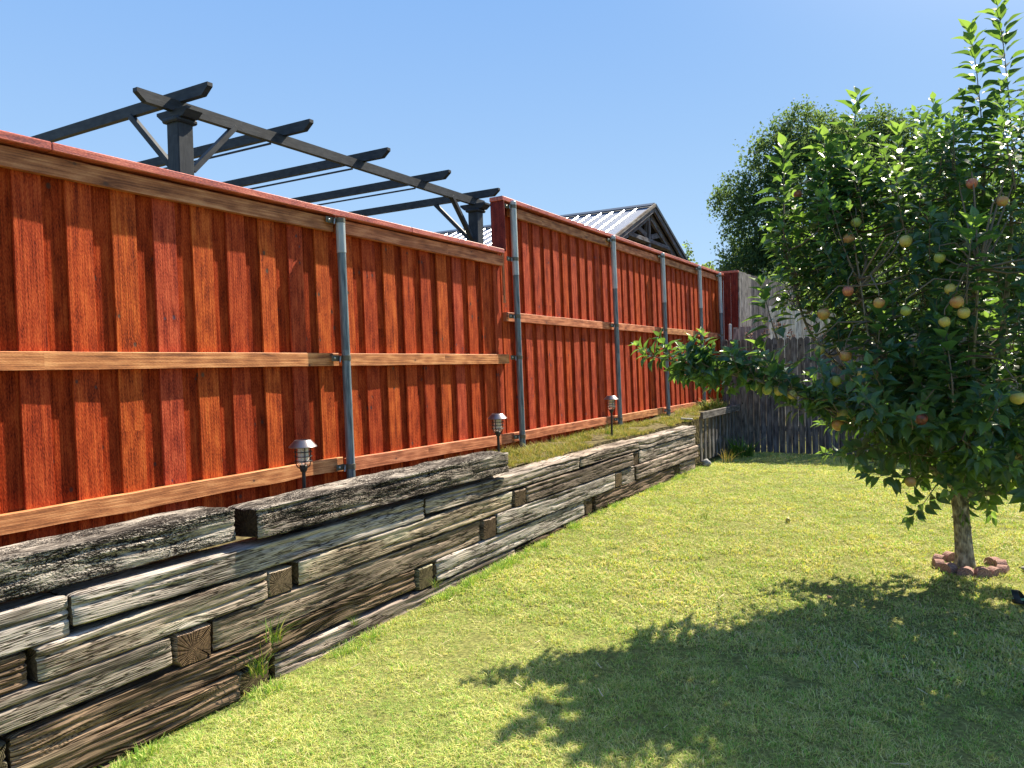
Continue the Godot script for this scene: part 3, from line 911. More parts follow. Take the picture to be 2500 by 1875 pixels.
func corner_fences() -> void:
	var f := thing("tall_board_fence", "tall silver shade tinted weathered board fence running on from the red fence, tree shade painted on its far boards", "fence", Vector3(-3.5, 0, -14.3))
	plank_row(f, Vector3(-3.53, 0, -14.29), Vector3(-3.479, 0, -15.01), 0.4, 3.27, 0.145, 0.137, M.old_lit)
	plank_row(f, Vector3(-3.479, 0, -15.01), Vector3(-2.7, 0, -26.0), 0.4, 3.27, 0.145, 0.137, M.old_shaded)  # far boards painted in the tone of the tree shadow
	for y in [1.0, 2.0, 2.95]:
		var mb := MB.new()
		mb.box(Vector3.ZERO, Vector3(0.04, 11.6, 0.09), 1, Vector2(0.25, 0), 0.0, aim(Vector3(-0.05, y, -0.2), Vector3(0.76, y, -11.6)))
		put("rail", mb.mesh(), M.old_shaded[1], f)
	var g := thing("pale_gate_panel", "pale bleached wooden panel standing in the sun before the tall grey fence", "fence panel", Vector3(-2.81, 0, -13.4))
	plank_row(g, Vector3(-2.81, 0, -13.4), Vector3(-2.81 + 0.199 * 3.2, 0, -13.4 - 0.98 * 3.2), 0.2, 2.545, 0.135, 0.131, M.oldpale)
	g.set_meta("kind_hint", "")
	g.remove_meta("kind_hint")
	var mb := MB.new()
	mb.box(Vector3(0.28, 2.3, -1.55), Vector3(0.04, 0.09, 3.0), 2, Vector2(0.2, 0), 0.0, Transform3D(Basis(), Vector3(-0.06, 0, 0)))
	var l := thing("low_board_panel", "low weathered grey board panel, sunlit tone painted in, between red fence corner and pale panel", "fence panel", Vector3(-3.1, 0, -13.32))
	plank_row(l, Vector3(-3.40, 0, -13.34), Vector3(-2.83, 0, -13.30), 0.2, 2.2, 0.10, 0.095, M.old_lit, false, 0.02)
	var p := thing("steel_post", "short bare steel post behind the picket fence beside the last pole", "post", Vector3(-3.52, 0.2, -13.6))
	var pm := MB.new()
	pm.lathe([Vector2(0.03, 0), Vector2(0.03, 2.08), Vector2(0.0, 2.085)], 14)
	put("pipe", pm.mesh(), M.galv, p)
	# low slatted fence between the wall end and the picket fence
	var s := thing("low_slat_fence", "low grey slatted fence holding the bed beyond the tie wall", "fence", Vector3(-3.13, 0.25, -11.4))
	for k in 11:
		var zz := 0.93 - k * 0.19
		board(s, "slat", Vector3(rng.randf_range(-0.004, 0.004), 0.31, zz), Vector3(0.018, 0.62, 0.085), M.grey[rng.randi() % 4], 1, Vector2((rng.randi() % 10 + 0.5) * 0.1, rng.randf()), 0.0, Basis(Vector3.RIGHT, rng.randf_range(-0.02, 0.02)))
	board(s, "rail", Vector3(0.03, 0.635, -0.02), Vector3(0.04, 0.095, 2.04), M.grey[2], 2, Vector2(0.25, 0.3), 0.003)
	board(s, "rail", Vector3(-0.03, 0.2, -0.02), Vector3(0.035, 0.07, 2.0), M.grey[0], 2, Vector2(0.35, 0.3), 0.003)

func picket_fence() -> void:
	var f := thing("picket_fence", "grey dog eared picket fence, shade painted into its tint, closing the far side of the lawn", "fence", Vector3(-3.35, 0.1, -12.56))
	f.position.y = 0.0
	plank_row(f, Vector3(-3.38, 0, -12.56), Vector3(5.2, 0, -12.56), 0.145, 1.975, 0.097, 0.090, M.grey, true, 0.008)
	for y in [0.55, 1.62]:
		board(f, "rail", Vector3(4.25, y, -0.03), Vector3(8.55, 0.085, 0.036), M.grey[1], 0, Vector2(0.25, 0.3), 0.003)
	for x in [0.1, 2.5, 4.9, 7.3]:
		board(f, "post", Vector3(x, 0.9, -0.095), Vector3(0.09, 1.8, 0.09), M.grey[1], 1, Vector2(0.35, 0.3), 0.004)

# ---------------------------------------------------------------- pergola beyond the fence
func bar(parent: Node, called: String, a: Vector3, b: Vector3, w: float, h: float, m: Material, side := Vector3.UP) -> MeshInstance3D:
	var mb := MB.new()
	mb.box(Vector3.ZERO, Vector3(w, a.distance_to(b), h), 1, Vector2(rng.randf(), rng.randf()), minf(w, h) * 0.06)
	return put(called, mb.mesh(), m, parent, aim(a, b, side))

# a timber with both ends cut to a point: along x or z, seen from the side
func pointed(parent: Node, called: String, a: Vector3, b: Vector3, w: float, h: float, m: Material) -> void:
	var L := a.distance_to(b)
	var d := (b - a) / L
	var s := d.cross(UP).normalized()
	var c := h * 0.85
	var prof := [Vector2(0, h * 0.5), Vector2(0, h * 0.18), Vector2(c, -h * 0.5), Vector2(L - c, -h * 0.5), Vector2(L, h * 0.18), Vector2(L, h * 0.5)]
	var mb := MB.new()
	var P := func(q: Vector2, k: float) -> Vector3: return a + d * q.x + UP * q.y + s * (w * 0.5 * k)
	for k in [-1.0, 1.0]:
		for quad in [[0, 1, 4, 5], [1, 2, 3, 4]]:
			var ps := []
			var us := []
			for q in quad:
				ps.append(P.call(prof[q], k))
				us.append(Vector2(prof[q].y, prof[q].x))
			mb.quad_out(ps, s * k, us)
	for q in 6:
		var p0: Vector2 = prof[q]
		var p1: Vector2 = prof[(q + 1) % 6]
		var e := p1 - p0
		mb.quad_out([P.call(p0, -1.0), P.call(p1, -1.0), P.call(p1, 1.0), P.call(p0, 1.0)], -(d * -e.y + UP * e.x), [p0, p1, p1, p0])
	put(called, mb.mesh(), m, parent)

func pergola() -> void:
	var g := thing("pergola", "dark charcoal open pergola rising behind the lower red fence", "pergola", Vector3(-5.5, 0.85, -6.3))
	var o := g.position
	for z in [-4.11, -8.53]:
		for x in [-5.5, -9.4]:
			bar(g, "post", Vector3(x, 0.85, z) - o, Vector3(x, 3.75, z) - o, 0.146, 0.146, M.char, Vector3.RIGHT)
			bar(g, "post_cap", Vector3(x, 3.645, z) - o, Vector3(x, 3.685, z) - o, 0.20, 0.20, M.char, Vector3.RIGHT)
			pointed(g, "corbel", Vector3(x + 0.19, 3.715, z) - o, Vector3(x - 0.19, 3.715, z) - o, 0.15, 0.07, M.char)
	for x in [-5.5, -9.4]:
		pointed(g, "beam", Vector3(x, 3.785, -3.72) - o, Vector3(x, 3.785, -8.72) - o, 0.055, 0.092, M.char)
	for k in 5:
		var z := -4.12 - k * 1.1025
		pointed(g, "rafter", Vector3(-5.13, 3.872, z) - o, Vector3(-9.8, 3.872, z) - o, 0.05, 0.092, M.char)
	for z in [-5.05, -6.15, -7.22]:
		bar(g, "rod", Vector3(-5.48, 3.715, z) - o, Vector3(-9.4, 3.715, z) - o, 0.016, 0.016, M.char)
	bar(g, "brace", Vector3(-5.5, 3.29, -4.21) - o, Vector3(-5.5, 3.765, -4.66) - o, 0.06, 0.045, M.char)
	bar(g, "brace", Vector3(-5.56, 3.27, -4.11) - o, Vector3(-6.14, 3.83, -4.11) - o, 0.045, 0.05, M.char)
	bar(g, "brace", Vector3(-5.5, 3.29, -8.43) - o, Vector3(-5.5, 3.765, -7.98) - o, 0.06, 0.045, M.char)
	bar(g, "brace", Vector3(-5.56, 3.27, -8.53) - o, Vector3(-6.14, 3.83, -8.53) - o, 0.045, 0.05, M.char)
	var s := thing("shed_roof_edge", "flat dark topped brown roof edge showing just above the red fence", "shed", Vector3(-4.9, 0.85, -4.9))
	o = s.position
	board(s, "roof_board", Vector3(-0.35, 2.10, 0.0), Vector3(0.8, 0.022, 3.3), M.char, 2, Vector2(0.2, 0.1), 0.003)
	board(s, "fascia_board", Vector3(-0.02, 2.03, 0.0), Vector3(0.03, 0.115, 3.2), M.redshade, 2, Vector2(0.2, 0.1), 0.003)
	for z in [-1.4, 0.0, 1.4]:
		board(s, "post", Vector3(-0.1, 0.98, z), Vector3(0.09, 1.96, 0.09), M.redshade, 1, Vector2(0.2, 0.1), 0.003)

# ---------------------------------------------------------------- pavilion
func pavilion() -> void:
	var g := thing("garden_pavilion", "open timber garden pavilion with a ribbed metal gable roof behind the fence", "pavilion", Vector3(-4.7, 0.9, -13.05))
	var rise := 0.4375
	var half := 2.3
	var py := 4.40 - 0.9
	var len := 5.2
	for s in [1.0, -1.0]:
		var d := Vector3(0, -rise, s).normalized()
		var nrm := Vector3(0, s * d.z, -s * d.y)
		var run := half / absf(d.z)
		var mb := MB.new()
		var mid := Vector3(-len * 0.5, py, 0) + d * run * 0.5
		var xf := Transform3D(Basis(Vector3.RIGHT, nrm, d if s > 0 else d), mid)
		if s < 0: xf.basis = Basis(Vector3.LEFT, nrm, d)
		mb.box(Vector3.ZERO, Vector3(len, 0.012, run), 2, Vector2.ZERO, 0.0, xf)
		put("roof_sheet", mb.mesh(), M.roofsheet, g)
		mb = MB.new()
		mb.box(Vector3.ZERO, Vector3(len - 0.1, 0.02, run - 0.02), 2, Vector2.ZERO, 0.0, Transform3D(xf.basis, mid - nrm * 0.019))  # dark sheet added to paint shade under the roof
		put("shade_sheet", mb.mesh(), M.roofshade, g)
		var x := -0.24
		while x > -len:
			var rb := MB.new()
			var c := Vector3(x, py, 0) + d * (run * 0.5 + 0.06) + nrm * 0.020
			rb.box(Vector3.ZERO, Vector3(0.045, 0.030, run - 0.14), 2, Vector2.ZERO, 0.010, Transform3D(xf.basis, c))
			put("roof_rib", rb.mesh(), M.roofmetal, g)
			x -= 0.225
		# rake boards on the gable: a thin top board and a deeper one below it
		var a0 := Vector3(0.02, py - 0.055, 0)
		bar(g, "rake_board", a0 + d * 0.0, a0 + d * run, 0.10, 0.04, M.pavwood, nrm.cross(d))
		bar(g, "rafter", a0 + Vector3(-0.09, -0.10, 0) + d * 0.05, a0 + Vector3(-0.09, -0.10, 0) + d * run, 0.13, 0.05, M.pavwood, nrm.cross(d))
		for k in 4:
			var xx := -1.0 - k * 1.2
			bar(g, "rafter", Vector3(xx, py - 0.10, 0) + d * 0.03, Vector3(xx, py - 0.10, 0) + d * run, 0.13, 0.045, M.roofshade, nrm.cross(d))  # inner rafters take the painted shade colour too
		var fl := MB.new()
		fl.box(Vector3.ZERO, Vector3(len + 0.04, 0.012, 0.16), 0, Vector2.ZERO, 0.0, Transform3D(xf.basis, Vector3(-len * 0.5 + 0.02, py, 0) + d * 0.075 + nrm * 0.046))
		put("ridge_flashing", fl.mesh(), M.roofedge, g)
		var ed := MB.new()
		ed.box(Vector3.ZERO, Vector3(0.03, 0.05, run), 2, Vector2.ZERO, 0.0, Transform3D(xf.basis, Vector3(0.05, py, 0) + d * run * 0.5 + nrm * 0.012))
		put("rake_flashing", ed.mesh(), M.roofedge if s < 0 else M.pavlit, g)  # near side wears the tint with sunlight painted in
		for x2 in [-0.2, -len + 0.3]:
			bar(g, "post", Vector3(x2, 0, s * 1.75), Vector3(x2, 2.55, s * 1.75), 0.14, 0.14, M.pavwood, Vector3.RIGHT)
		bar(g, "plate_beam", Vector3(0.0, 2.60, s * 1.75), Vector3(-len + 0.1, 2.60, s * 1.75), 0.10, 0.16, M.pavwood)
		bar(g, "strut", Vector3(-0.10, py - 0.53, s * 0.12), Vector3(-0.10, py - 0.40, s * 0.68) + d * 0.0, 0.09, 0.06, M.pavwood, Vector3.RIGHT)
	bar(g, "king_post", Vector3(-0.10, py - 0.95, 0), Vector3(-0.10, py - 0.12, 0), 0.09, 0.09, M.pavwood, Vector3.RIGHT)
	bar(g, "tie_beam", Vector3(-0.10, py - 0.62, 1.05), Vector3(-0.10, py - 0.62, -1.05), 0.07, 0.13, M.pavwood, Vector3.RIGHT)
	bar(g, "ridge_beam", Vector3(-0.2, py - 0.12, 0), Vector3(-len + 0.1, py - 0.12, 0), 0.05, 0.15, M.roofshade)

# ---------------------------------------------------------------- houses far off
func far_houses() -> void:
	var h := thing("white_house", "white sided house end glimpsed behind the dark tree over the fence", "house", Vector3(-4.4, 0.15, -29))
	var mb := MB.new()
	mb.box(Vector3(0, 2.3, 0), Vector3(5.0, 4.6, 6.0), 1)
	put("wall", mb.mesh(), M.siding, h)
	for k in 16:
		board(h, "siding_board", Vector3(0, 0.9 + k * 0.24, 3.016), Vector3(5.0, 0.235, 0.02), M.siding, 0, Vector2.ZERO, 0.0, Basis(Vector3.RIGHT, 0.03))
	var r := MB.new()
	for s in [-1.0, 1.0]:
		var d := Vector3(s, -0.35, 0).normalized()
		r.box(Vector3.ZERO, Vector3(3.0, 0.12, 6.5), 2, Vector2.ZERO, 0.0, Transform3D(Basis(d * s, UP.slide(d).normalized(), Vector3.BACK), Vector3(s * 1.38, 4.98, 0)))
	put("roof", r.mesh(), M.shingle, h)
	h = thing("grey_house", "pale grey house with a low roof glimpsed through the apple tree", "house", Vector3(6.0, 0.15, -27))
	mb = MB.new()
	mb.box(Vector3(0, 1.45, 0), Vector3(13.0, 2.9, 7.0), 1)
	put("wall", mb.mesh(), M.siding, h)
	r = MB.new()
	for s in [-1.0, 1.0]:
		var d := Vector3(0, -0.35, s).normalized()
		r.box(Vector3.ZERO, Vector3(13.8, 0.14, 4.2), 0, Vector2.ZERO, 0.0, Transform3D(Basis(Vector3.RIGHT * s, UP.slide(d).normalized(), d), Vector3(0, 3.45, s * 1.98)))
	put("roof", r.mesh(), M.shingle, h)
	for k in 3:
		board(h, "window", Vector3(-4.0 + k * 4.0, 1.6, 3.505), Vector3(1.1, 1.1, 0.03), M.roofedge, 1, Vector2.ZERO, 0.0)

# ---------------------------------------------------------------- far trees
func leaf_clump(seed_: int, count: int, size: float, spread: float) -> ArrayMesh:
	var r := RandomNumberGenerator.new()
	r.seed = seed_
	var mb := MB.new()
	for k in count:
		var p := Vector3(r.randfn(), r.randfn() * 0.7, r.randfn()) * spread
		var d := Vector3(r.randfn(), r.randfn() * 0.6 + 0.15, r.randfn()).normalized()
		var s := d.cross(Vector3(r.randfn(), r.randfn(), r.randfn())).normalized()
		var l := size * r.randf_range(0.6, 1.2)
		mb.tri(p, p + d * l * 0.5 + s * l * 0.28, p + d * l)
		mb.tri(p, p + d * l, p + d * l * 0.5 - s * l * 0.28)
	return mb.mesh()

func far_tree(called: String, label: String, base: Vector3, blobs: Array, per: float, clump: ArrayMesh, mats: Array, r: RandomNumberGenerator, trunk := 0.22) -> void:
	var t := thing(called, label, "tree", base, "trees beyond the fences")
	var top: Vector3 = blobs[0][0]
	var tr := MB.new()
	var pts := PackedVector3Array([Vector3.ZERO, (top - base) * 0.35 + Vector3(0.1, 0, 0), (top - base) * 0.8])
	tr.tube(pts, PackedFloat32Array([trunk, trunk * 0.75, trunk * 0.3]), 9)
	put("trunk", tr.mesh(), M.treebark, t)
	var lim := MB.new()
	var sets := [[], []]
	for b in blobs:
		var c: Vector3 = b[0]
		var R: float = b[1]
		lim.tube(PackedVector3Array([pts[1], (pts[1] + c - base) * 0.5 + Vector3(0, -0.2, 0), c - base]), PackedFloat32Array([trunk * 0.45, trunk * 0.3, trunk * 0.1]), 6)
		for k in int(per * pow(R, 2.2)):
			var d := Vector3(r.randfn(), r.randfn(), r.randfn()).normalized()
			var rr := R * (0.35 + 0.65 * pow(r.randf(), 0.45)) * (1.0 + 0.22 * sin(d.x * 5.0 + c.x * 3.0) * sin(d.y * 4.0 + c.y * 2.0))
			if r.randf() < 0.05: rr *= 1.25
			var p := c + d * rr * Vector3(1, 0.92, 1) - base
			var bs := Basis.from_euler(Vector3(r.randf() * 6.3, r.randf() * 6.3, r.randf() * 6.3)) * r.randf_range(0.6, 1.25)
			sets[0 if r.randf() < 0.6 else 1].append(Transform3D(bs, p))
	put("limbs", lim.mesh(), M.treebark, t)
	many("crown", clump, mats[0], sets[0], [], t)
	many("crown", clump, mats[1], sets[1], [], t)

func far_trees() -> void:
	var r := RandomNumberGenerator.new()
	r.seed = 77
	var small := leaf_clump(5, 22, 0.10, 0.13)
	far_tree("shade_tree", "big dark green tree towering beyond the grey fences", Vector3(-3.2, 0.15, -23.5), [
		[Vector3(-3.45, 6.4, -23.2), 1.75], [Vector3(-4.95, 5.4, -22.7), 1.05], [Vector3(-5.55, 6.35, -22.4), 0.75], [Vector3(-4.55, 7.5, -22.9), 0.85], [Vector3(-3.85, 8.0, -23.2), 0.85], [Vector3(-3.0, 7.6, -23.6), 0.85],
		[Vector3(-5.35, 4.3, -22.4), 0.75], [Vector3(-4.2, 4.2, -22.9), 1.2], [Vector3(-2.3, 7.9, -24.2), 0.8], [Vector3(-1.7, 7.8, -24.6), 0.85], [Vector3(-0.95, 7.2, -25.0), 0.8], [Vector3(-1.7, 6.2, -24.3), 1.3], [Vector3(-2.4, 4.6, -24.0), 1.4], [Vector3(-0.7, 5.6, -24.6), 1.2]],
		300.0, small, [M.treeleaf[0], M.treeleaf[1]], r, 0.3)
	far_tree("young_tree", "slim young tree tip peeking over the red fence right of the pavilion", Vector3(-5.6, 0.9, -17.7), [[Vector3(-5.57, 3.95, -17.7), 0.16], [Vector3(-5.55, 4.2, -17.7), 0.11], [Vector3(-5.53, 4.38, -17.7), 0.07], [Vector3(-5.2, 3.6, -17.8), 0.35]], 1400.0, leaf_clump(6, 6, 0.09, 0.05), [M.treeleaf[1], M.treeleaf[2]], r, 0.03)
	far_tree("shrub", "sunlit light green shrub low beneath the big dark tree", Vector3(-3.9, 0.15, -19.0), [[Vector3(-3.9, 3.0, -19.0), 0.8], [Vector3(-3.3, 2.8, -18.9), 0.8], [Vector3(-2.6, 2.6, -19.0), 0.7]], 300.0, leaf_clump(7, 16, 0.10, 0.11), [M.treeleaf[2], M.treeleaf[1]], r, 0.06)
	far_tree("bushy_tree", "dense mid green bushy tree behind the picket fence and apple tree", Vector3(0.3, 0.15, -17.0), [[Vector3(0.3, 2.9, -17.0), 1.3], [Vector3(-1.0, 2.4, -17.2), 1.0], [Vector3(1.5, 3.2, -17.3), 1.3], [Vector3(0.7, 4.2, -17.2), 0.9]], 260.0, leaf_clump(8, 18, 0.11, 0.13), [M.treeleaf[1], M.treeleaf[0]], r, 0.12)

# ---------------------------------------------------------------- path lights
func path_lights() -> void:
	var first: Node3D
	var labels := ["solar path light nearest the camera, before the first steel pole", "solar path light at the end of the overhanging cap tie", "farthest solar path light, among the weeds beside the third pole"]
	var k := 0
	for q in [Vector3(-3.42, 1.197, -3.336), Vector3(-3.42, 1.215, -5.584), Vector3(-3.42, 1.262, -8.028)]:
		var o: Node3D
		if first == null:
			o = thing("path_light", labels[0], "path light", q - Vector3(0, 0.45, 0), "solar path lights along the bed")
			first = o
			var T := 0.45
			var mb := MB.new()
			mb.lathe([Vector2(0.0, T - 0.043), Vector2(0.080, T - 0.045), Vector2(0.0835, T - 0.043), Vector2(0.0835, T - 0.040), Vector2(0.050, T - 0.003), Vector2(0.046, T), Vector2(0.042, T)], 28)
			put("cap", mb.mesh(), M.lampmetal, o)
			mb = MB.new()
			mb.lathe([Vector2(0.042, T - 0.0015), Vector2(0.0, T - 0.0012)], 20)
			put("solar_panel", mb.mesh(), M.solar, o)
			mb = MB.new()
			mb.lathe([Vector2(0.020, T - 0.155), Vector2(0.034, T - 0.146), Vector2(0.036, T - 0.13), Vector2(0.037, T - 0.046)], 24)
			put("glass_jar", mb.mesh(), M.glass, o)
			mb = MB.new()
			for s in 12:
				var an := TAU * s / 12
				mb.tube(PackedVector3Array([Vector3(cos(an) * 0.026, T - 0.125, sin(an) * 0.026), Vector3(cos(an) * 0.026, T - 0.046, sin(an) * 0.026)]), PackedFloat32Array([0.0052, 0.0052]), 6)
			put("diffuser", mb.mesh(), M.diffuser, o)
			mb = MB.new()
			for s in 4:
				var an := TAU * (s + 0.35) / 4
				var dv := Vector3(cos(an), 0, sin(an))
				mb.tube(PackedVector3Array([dv * 0.018 + UP * (T - 0.172), dv * 0.036 + UP * (T - 0.160), dv * 0.0435 + UP * (T - 0.142), dv * 0.0455 + UP * (T - 0.045)]), PackedFloat32Array([0.0032, 0.0032, 0.0032, 0.0032]), 6)
			for y in [0.072, 0.099, 0.126]:
				var ring := PackedVector3Array()
				var rad := PackedFloat32Array()
				for s in 25:
					ring.append(Vector3(cos(TAU * s / 24) * 0.0515, T - y, sin(TAU * s / 24) * 0.0515))
					rad.append(0.0026)
				mb.tube(ring, rad, 6, 1.0, false)
			put("cage", mb.mesh(), M.black, o)
			mb = MB.new()
			mb.lathe([Vector2(0.0125, T - 0.195), Vector2(0.018, T - 0.190), Vector2(0.0235, T - 0.172), Vector2(0.0235, T - 0.156), Vector2(0.020, T - 0.153), Vector2(0.0, T - 0.153)], 18)
			put("collar", mb.mesh(), M.black, o)
			mb = MB.new()
			mb.lathe([Vector2(0.0115, -0.06), Vector2(0.0115, T - 0.19)], 12)
			put("stake", mb.mesh(), M.black, o)
		else:
			o = first.duplicate()
			o.name = "path_light_%03d" % k
			add_child(o, true)
			o.position = q - Vector3(0, 0.45, 0)
			tag(o, labels[k])
		o.rotation = Vector3([0.0, 0.02, -0.01][k], k * 0.7, [0.005, 0.02, -0.015][k])
		k += 1

# ---------------------------------------------------------------- apple tree
func leaf_mesh() -> ArrayMesh:
	var mb := MB.new()
	var n := 6
	var prof := [0.0, 0.62, 0.98, 0.96, 0.66, 0.26, 0.0]
	var rows := []
	for k in n + 1:
		var t := float(k) / n
		var w: float = 0.27 * prof[k] + 0.004
		var z := -0.26 * t * t + 0.05 * t
		var fold: float = w * 0.45
		rows.append([Vector3(-w, t, z + fold + 0.015 * sin(t * 9.0)), Vector3(0, t, z), Vector3(w, t, z + fold - 0.012 * sin(t * 8.0 + 1.0))])
	for k in n:
		for s in 2:
			var a: Vector3 = rows[k][s]
			var b: Vector3 = rows[k][s + 1]
			var c: Vector3 = rows[k + 1][s + 1]
			var d: Vector3 = rows[k + 1][s]
			mb.quad(a, b, c, d)
	mb.quad(Vector3(-0.012, -0.22, -0.02), Vector3(0.012, -0.22, -0.02), Vector3(0.008, 0.02, 0.0), Vector3(-0.008, 0.02, 0.0))
	return mb.mesh()

var leaves := [[], [], []]
var apple_spots := []
var ra := RandomNumberGenerator.new()

func add_leaf(p: Vector3, dir: Vector3, upn: Vector3, size: float, kind: int) -> void:
	for a in apple_spots:
		var q: Vector3 = a[0]
		if p.distance_squared_to(q) < 0.0030 or p.distance_squared_to(q + a[1]) < 0.0045: return
	var y := dir.normalized()
	var x := y.cross(upn)
	if x.length() < 0.05: x = y.cross(Vector3(0.3, 0.2, 0.9))
	x = x.normalized()
	var z := x.cross(y)
	leaves[kind].append(Transform3D(Basis(x, y, z) * size, p + y * size * 0.2))

func shoot(mb: MB, base: Vector3, dir: Vector3, length: float, count: int, size: float, rad := 0.004, bare := 0.12) -> void:
	var pts := PackedVector3Array()
	var rs := PackedFloat32Array()
	var side := Vector3(ra.randfn(), ra.randfn(), ra.randfn()).slide(dir).normalized()
	for k in 5:
		var t := k / 4.0
		pts.append(base + dir * length * t + side * length * 0.10 * t * t + UP * length * 0.10 * t * t)
		rs.append(rad * (1.0 - 0.7 * t))
	mb.tube(pts, rs, 4, 1.0, false)
	var phi := ra.randf() * TAU
	for k in count:
		var t := lerpf(bare, 1.0, float(k) / maxf(1.0, count - 1))
		var s := t * 4.0
		var i := mini(int(s), 3)
		var p := pts[i].lerp(pts[i + 1], s - i)
		var d := (pts[i + 1] - pts[i]).normalized()
		phi += 2.4 + ra.randf_range(-0.35, 0.35)
		var u := d.cross(Vector3(0.21, 0.13, 0.97)).normalized()
		var w := d.cross(u)
		var out := u * cos(phi) + w * sin(phi)
		var ang := deg_to_rad(lerpf(82.0, 26.0, pow(t, 2.2)) + ra.randf_range(-12, 12))
		var ld := d * cos(ang) + out * sin(ang)
		ld += UP * ra.randf_range(-0.28, 0.12)
		var sz := size * lerpf(1.0, 0.62, pow(t, 3.0)) * ra.randf_range(0.78, 1.15)
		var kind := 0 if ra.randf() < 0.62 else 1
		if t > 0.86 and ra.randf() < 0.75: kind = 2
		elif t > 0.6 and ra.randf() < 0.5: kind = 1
		add_leaf(p, ld, (d + UP * 0.7).normalized(), sz, kind)

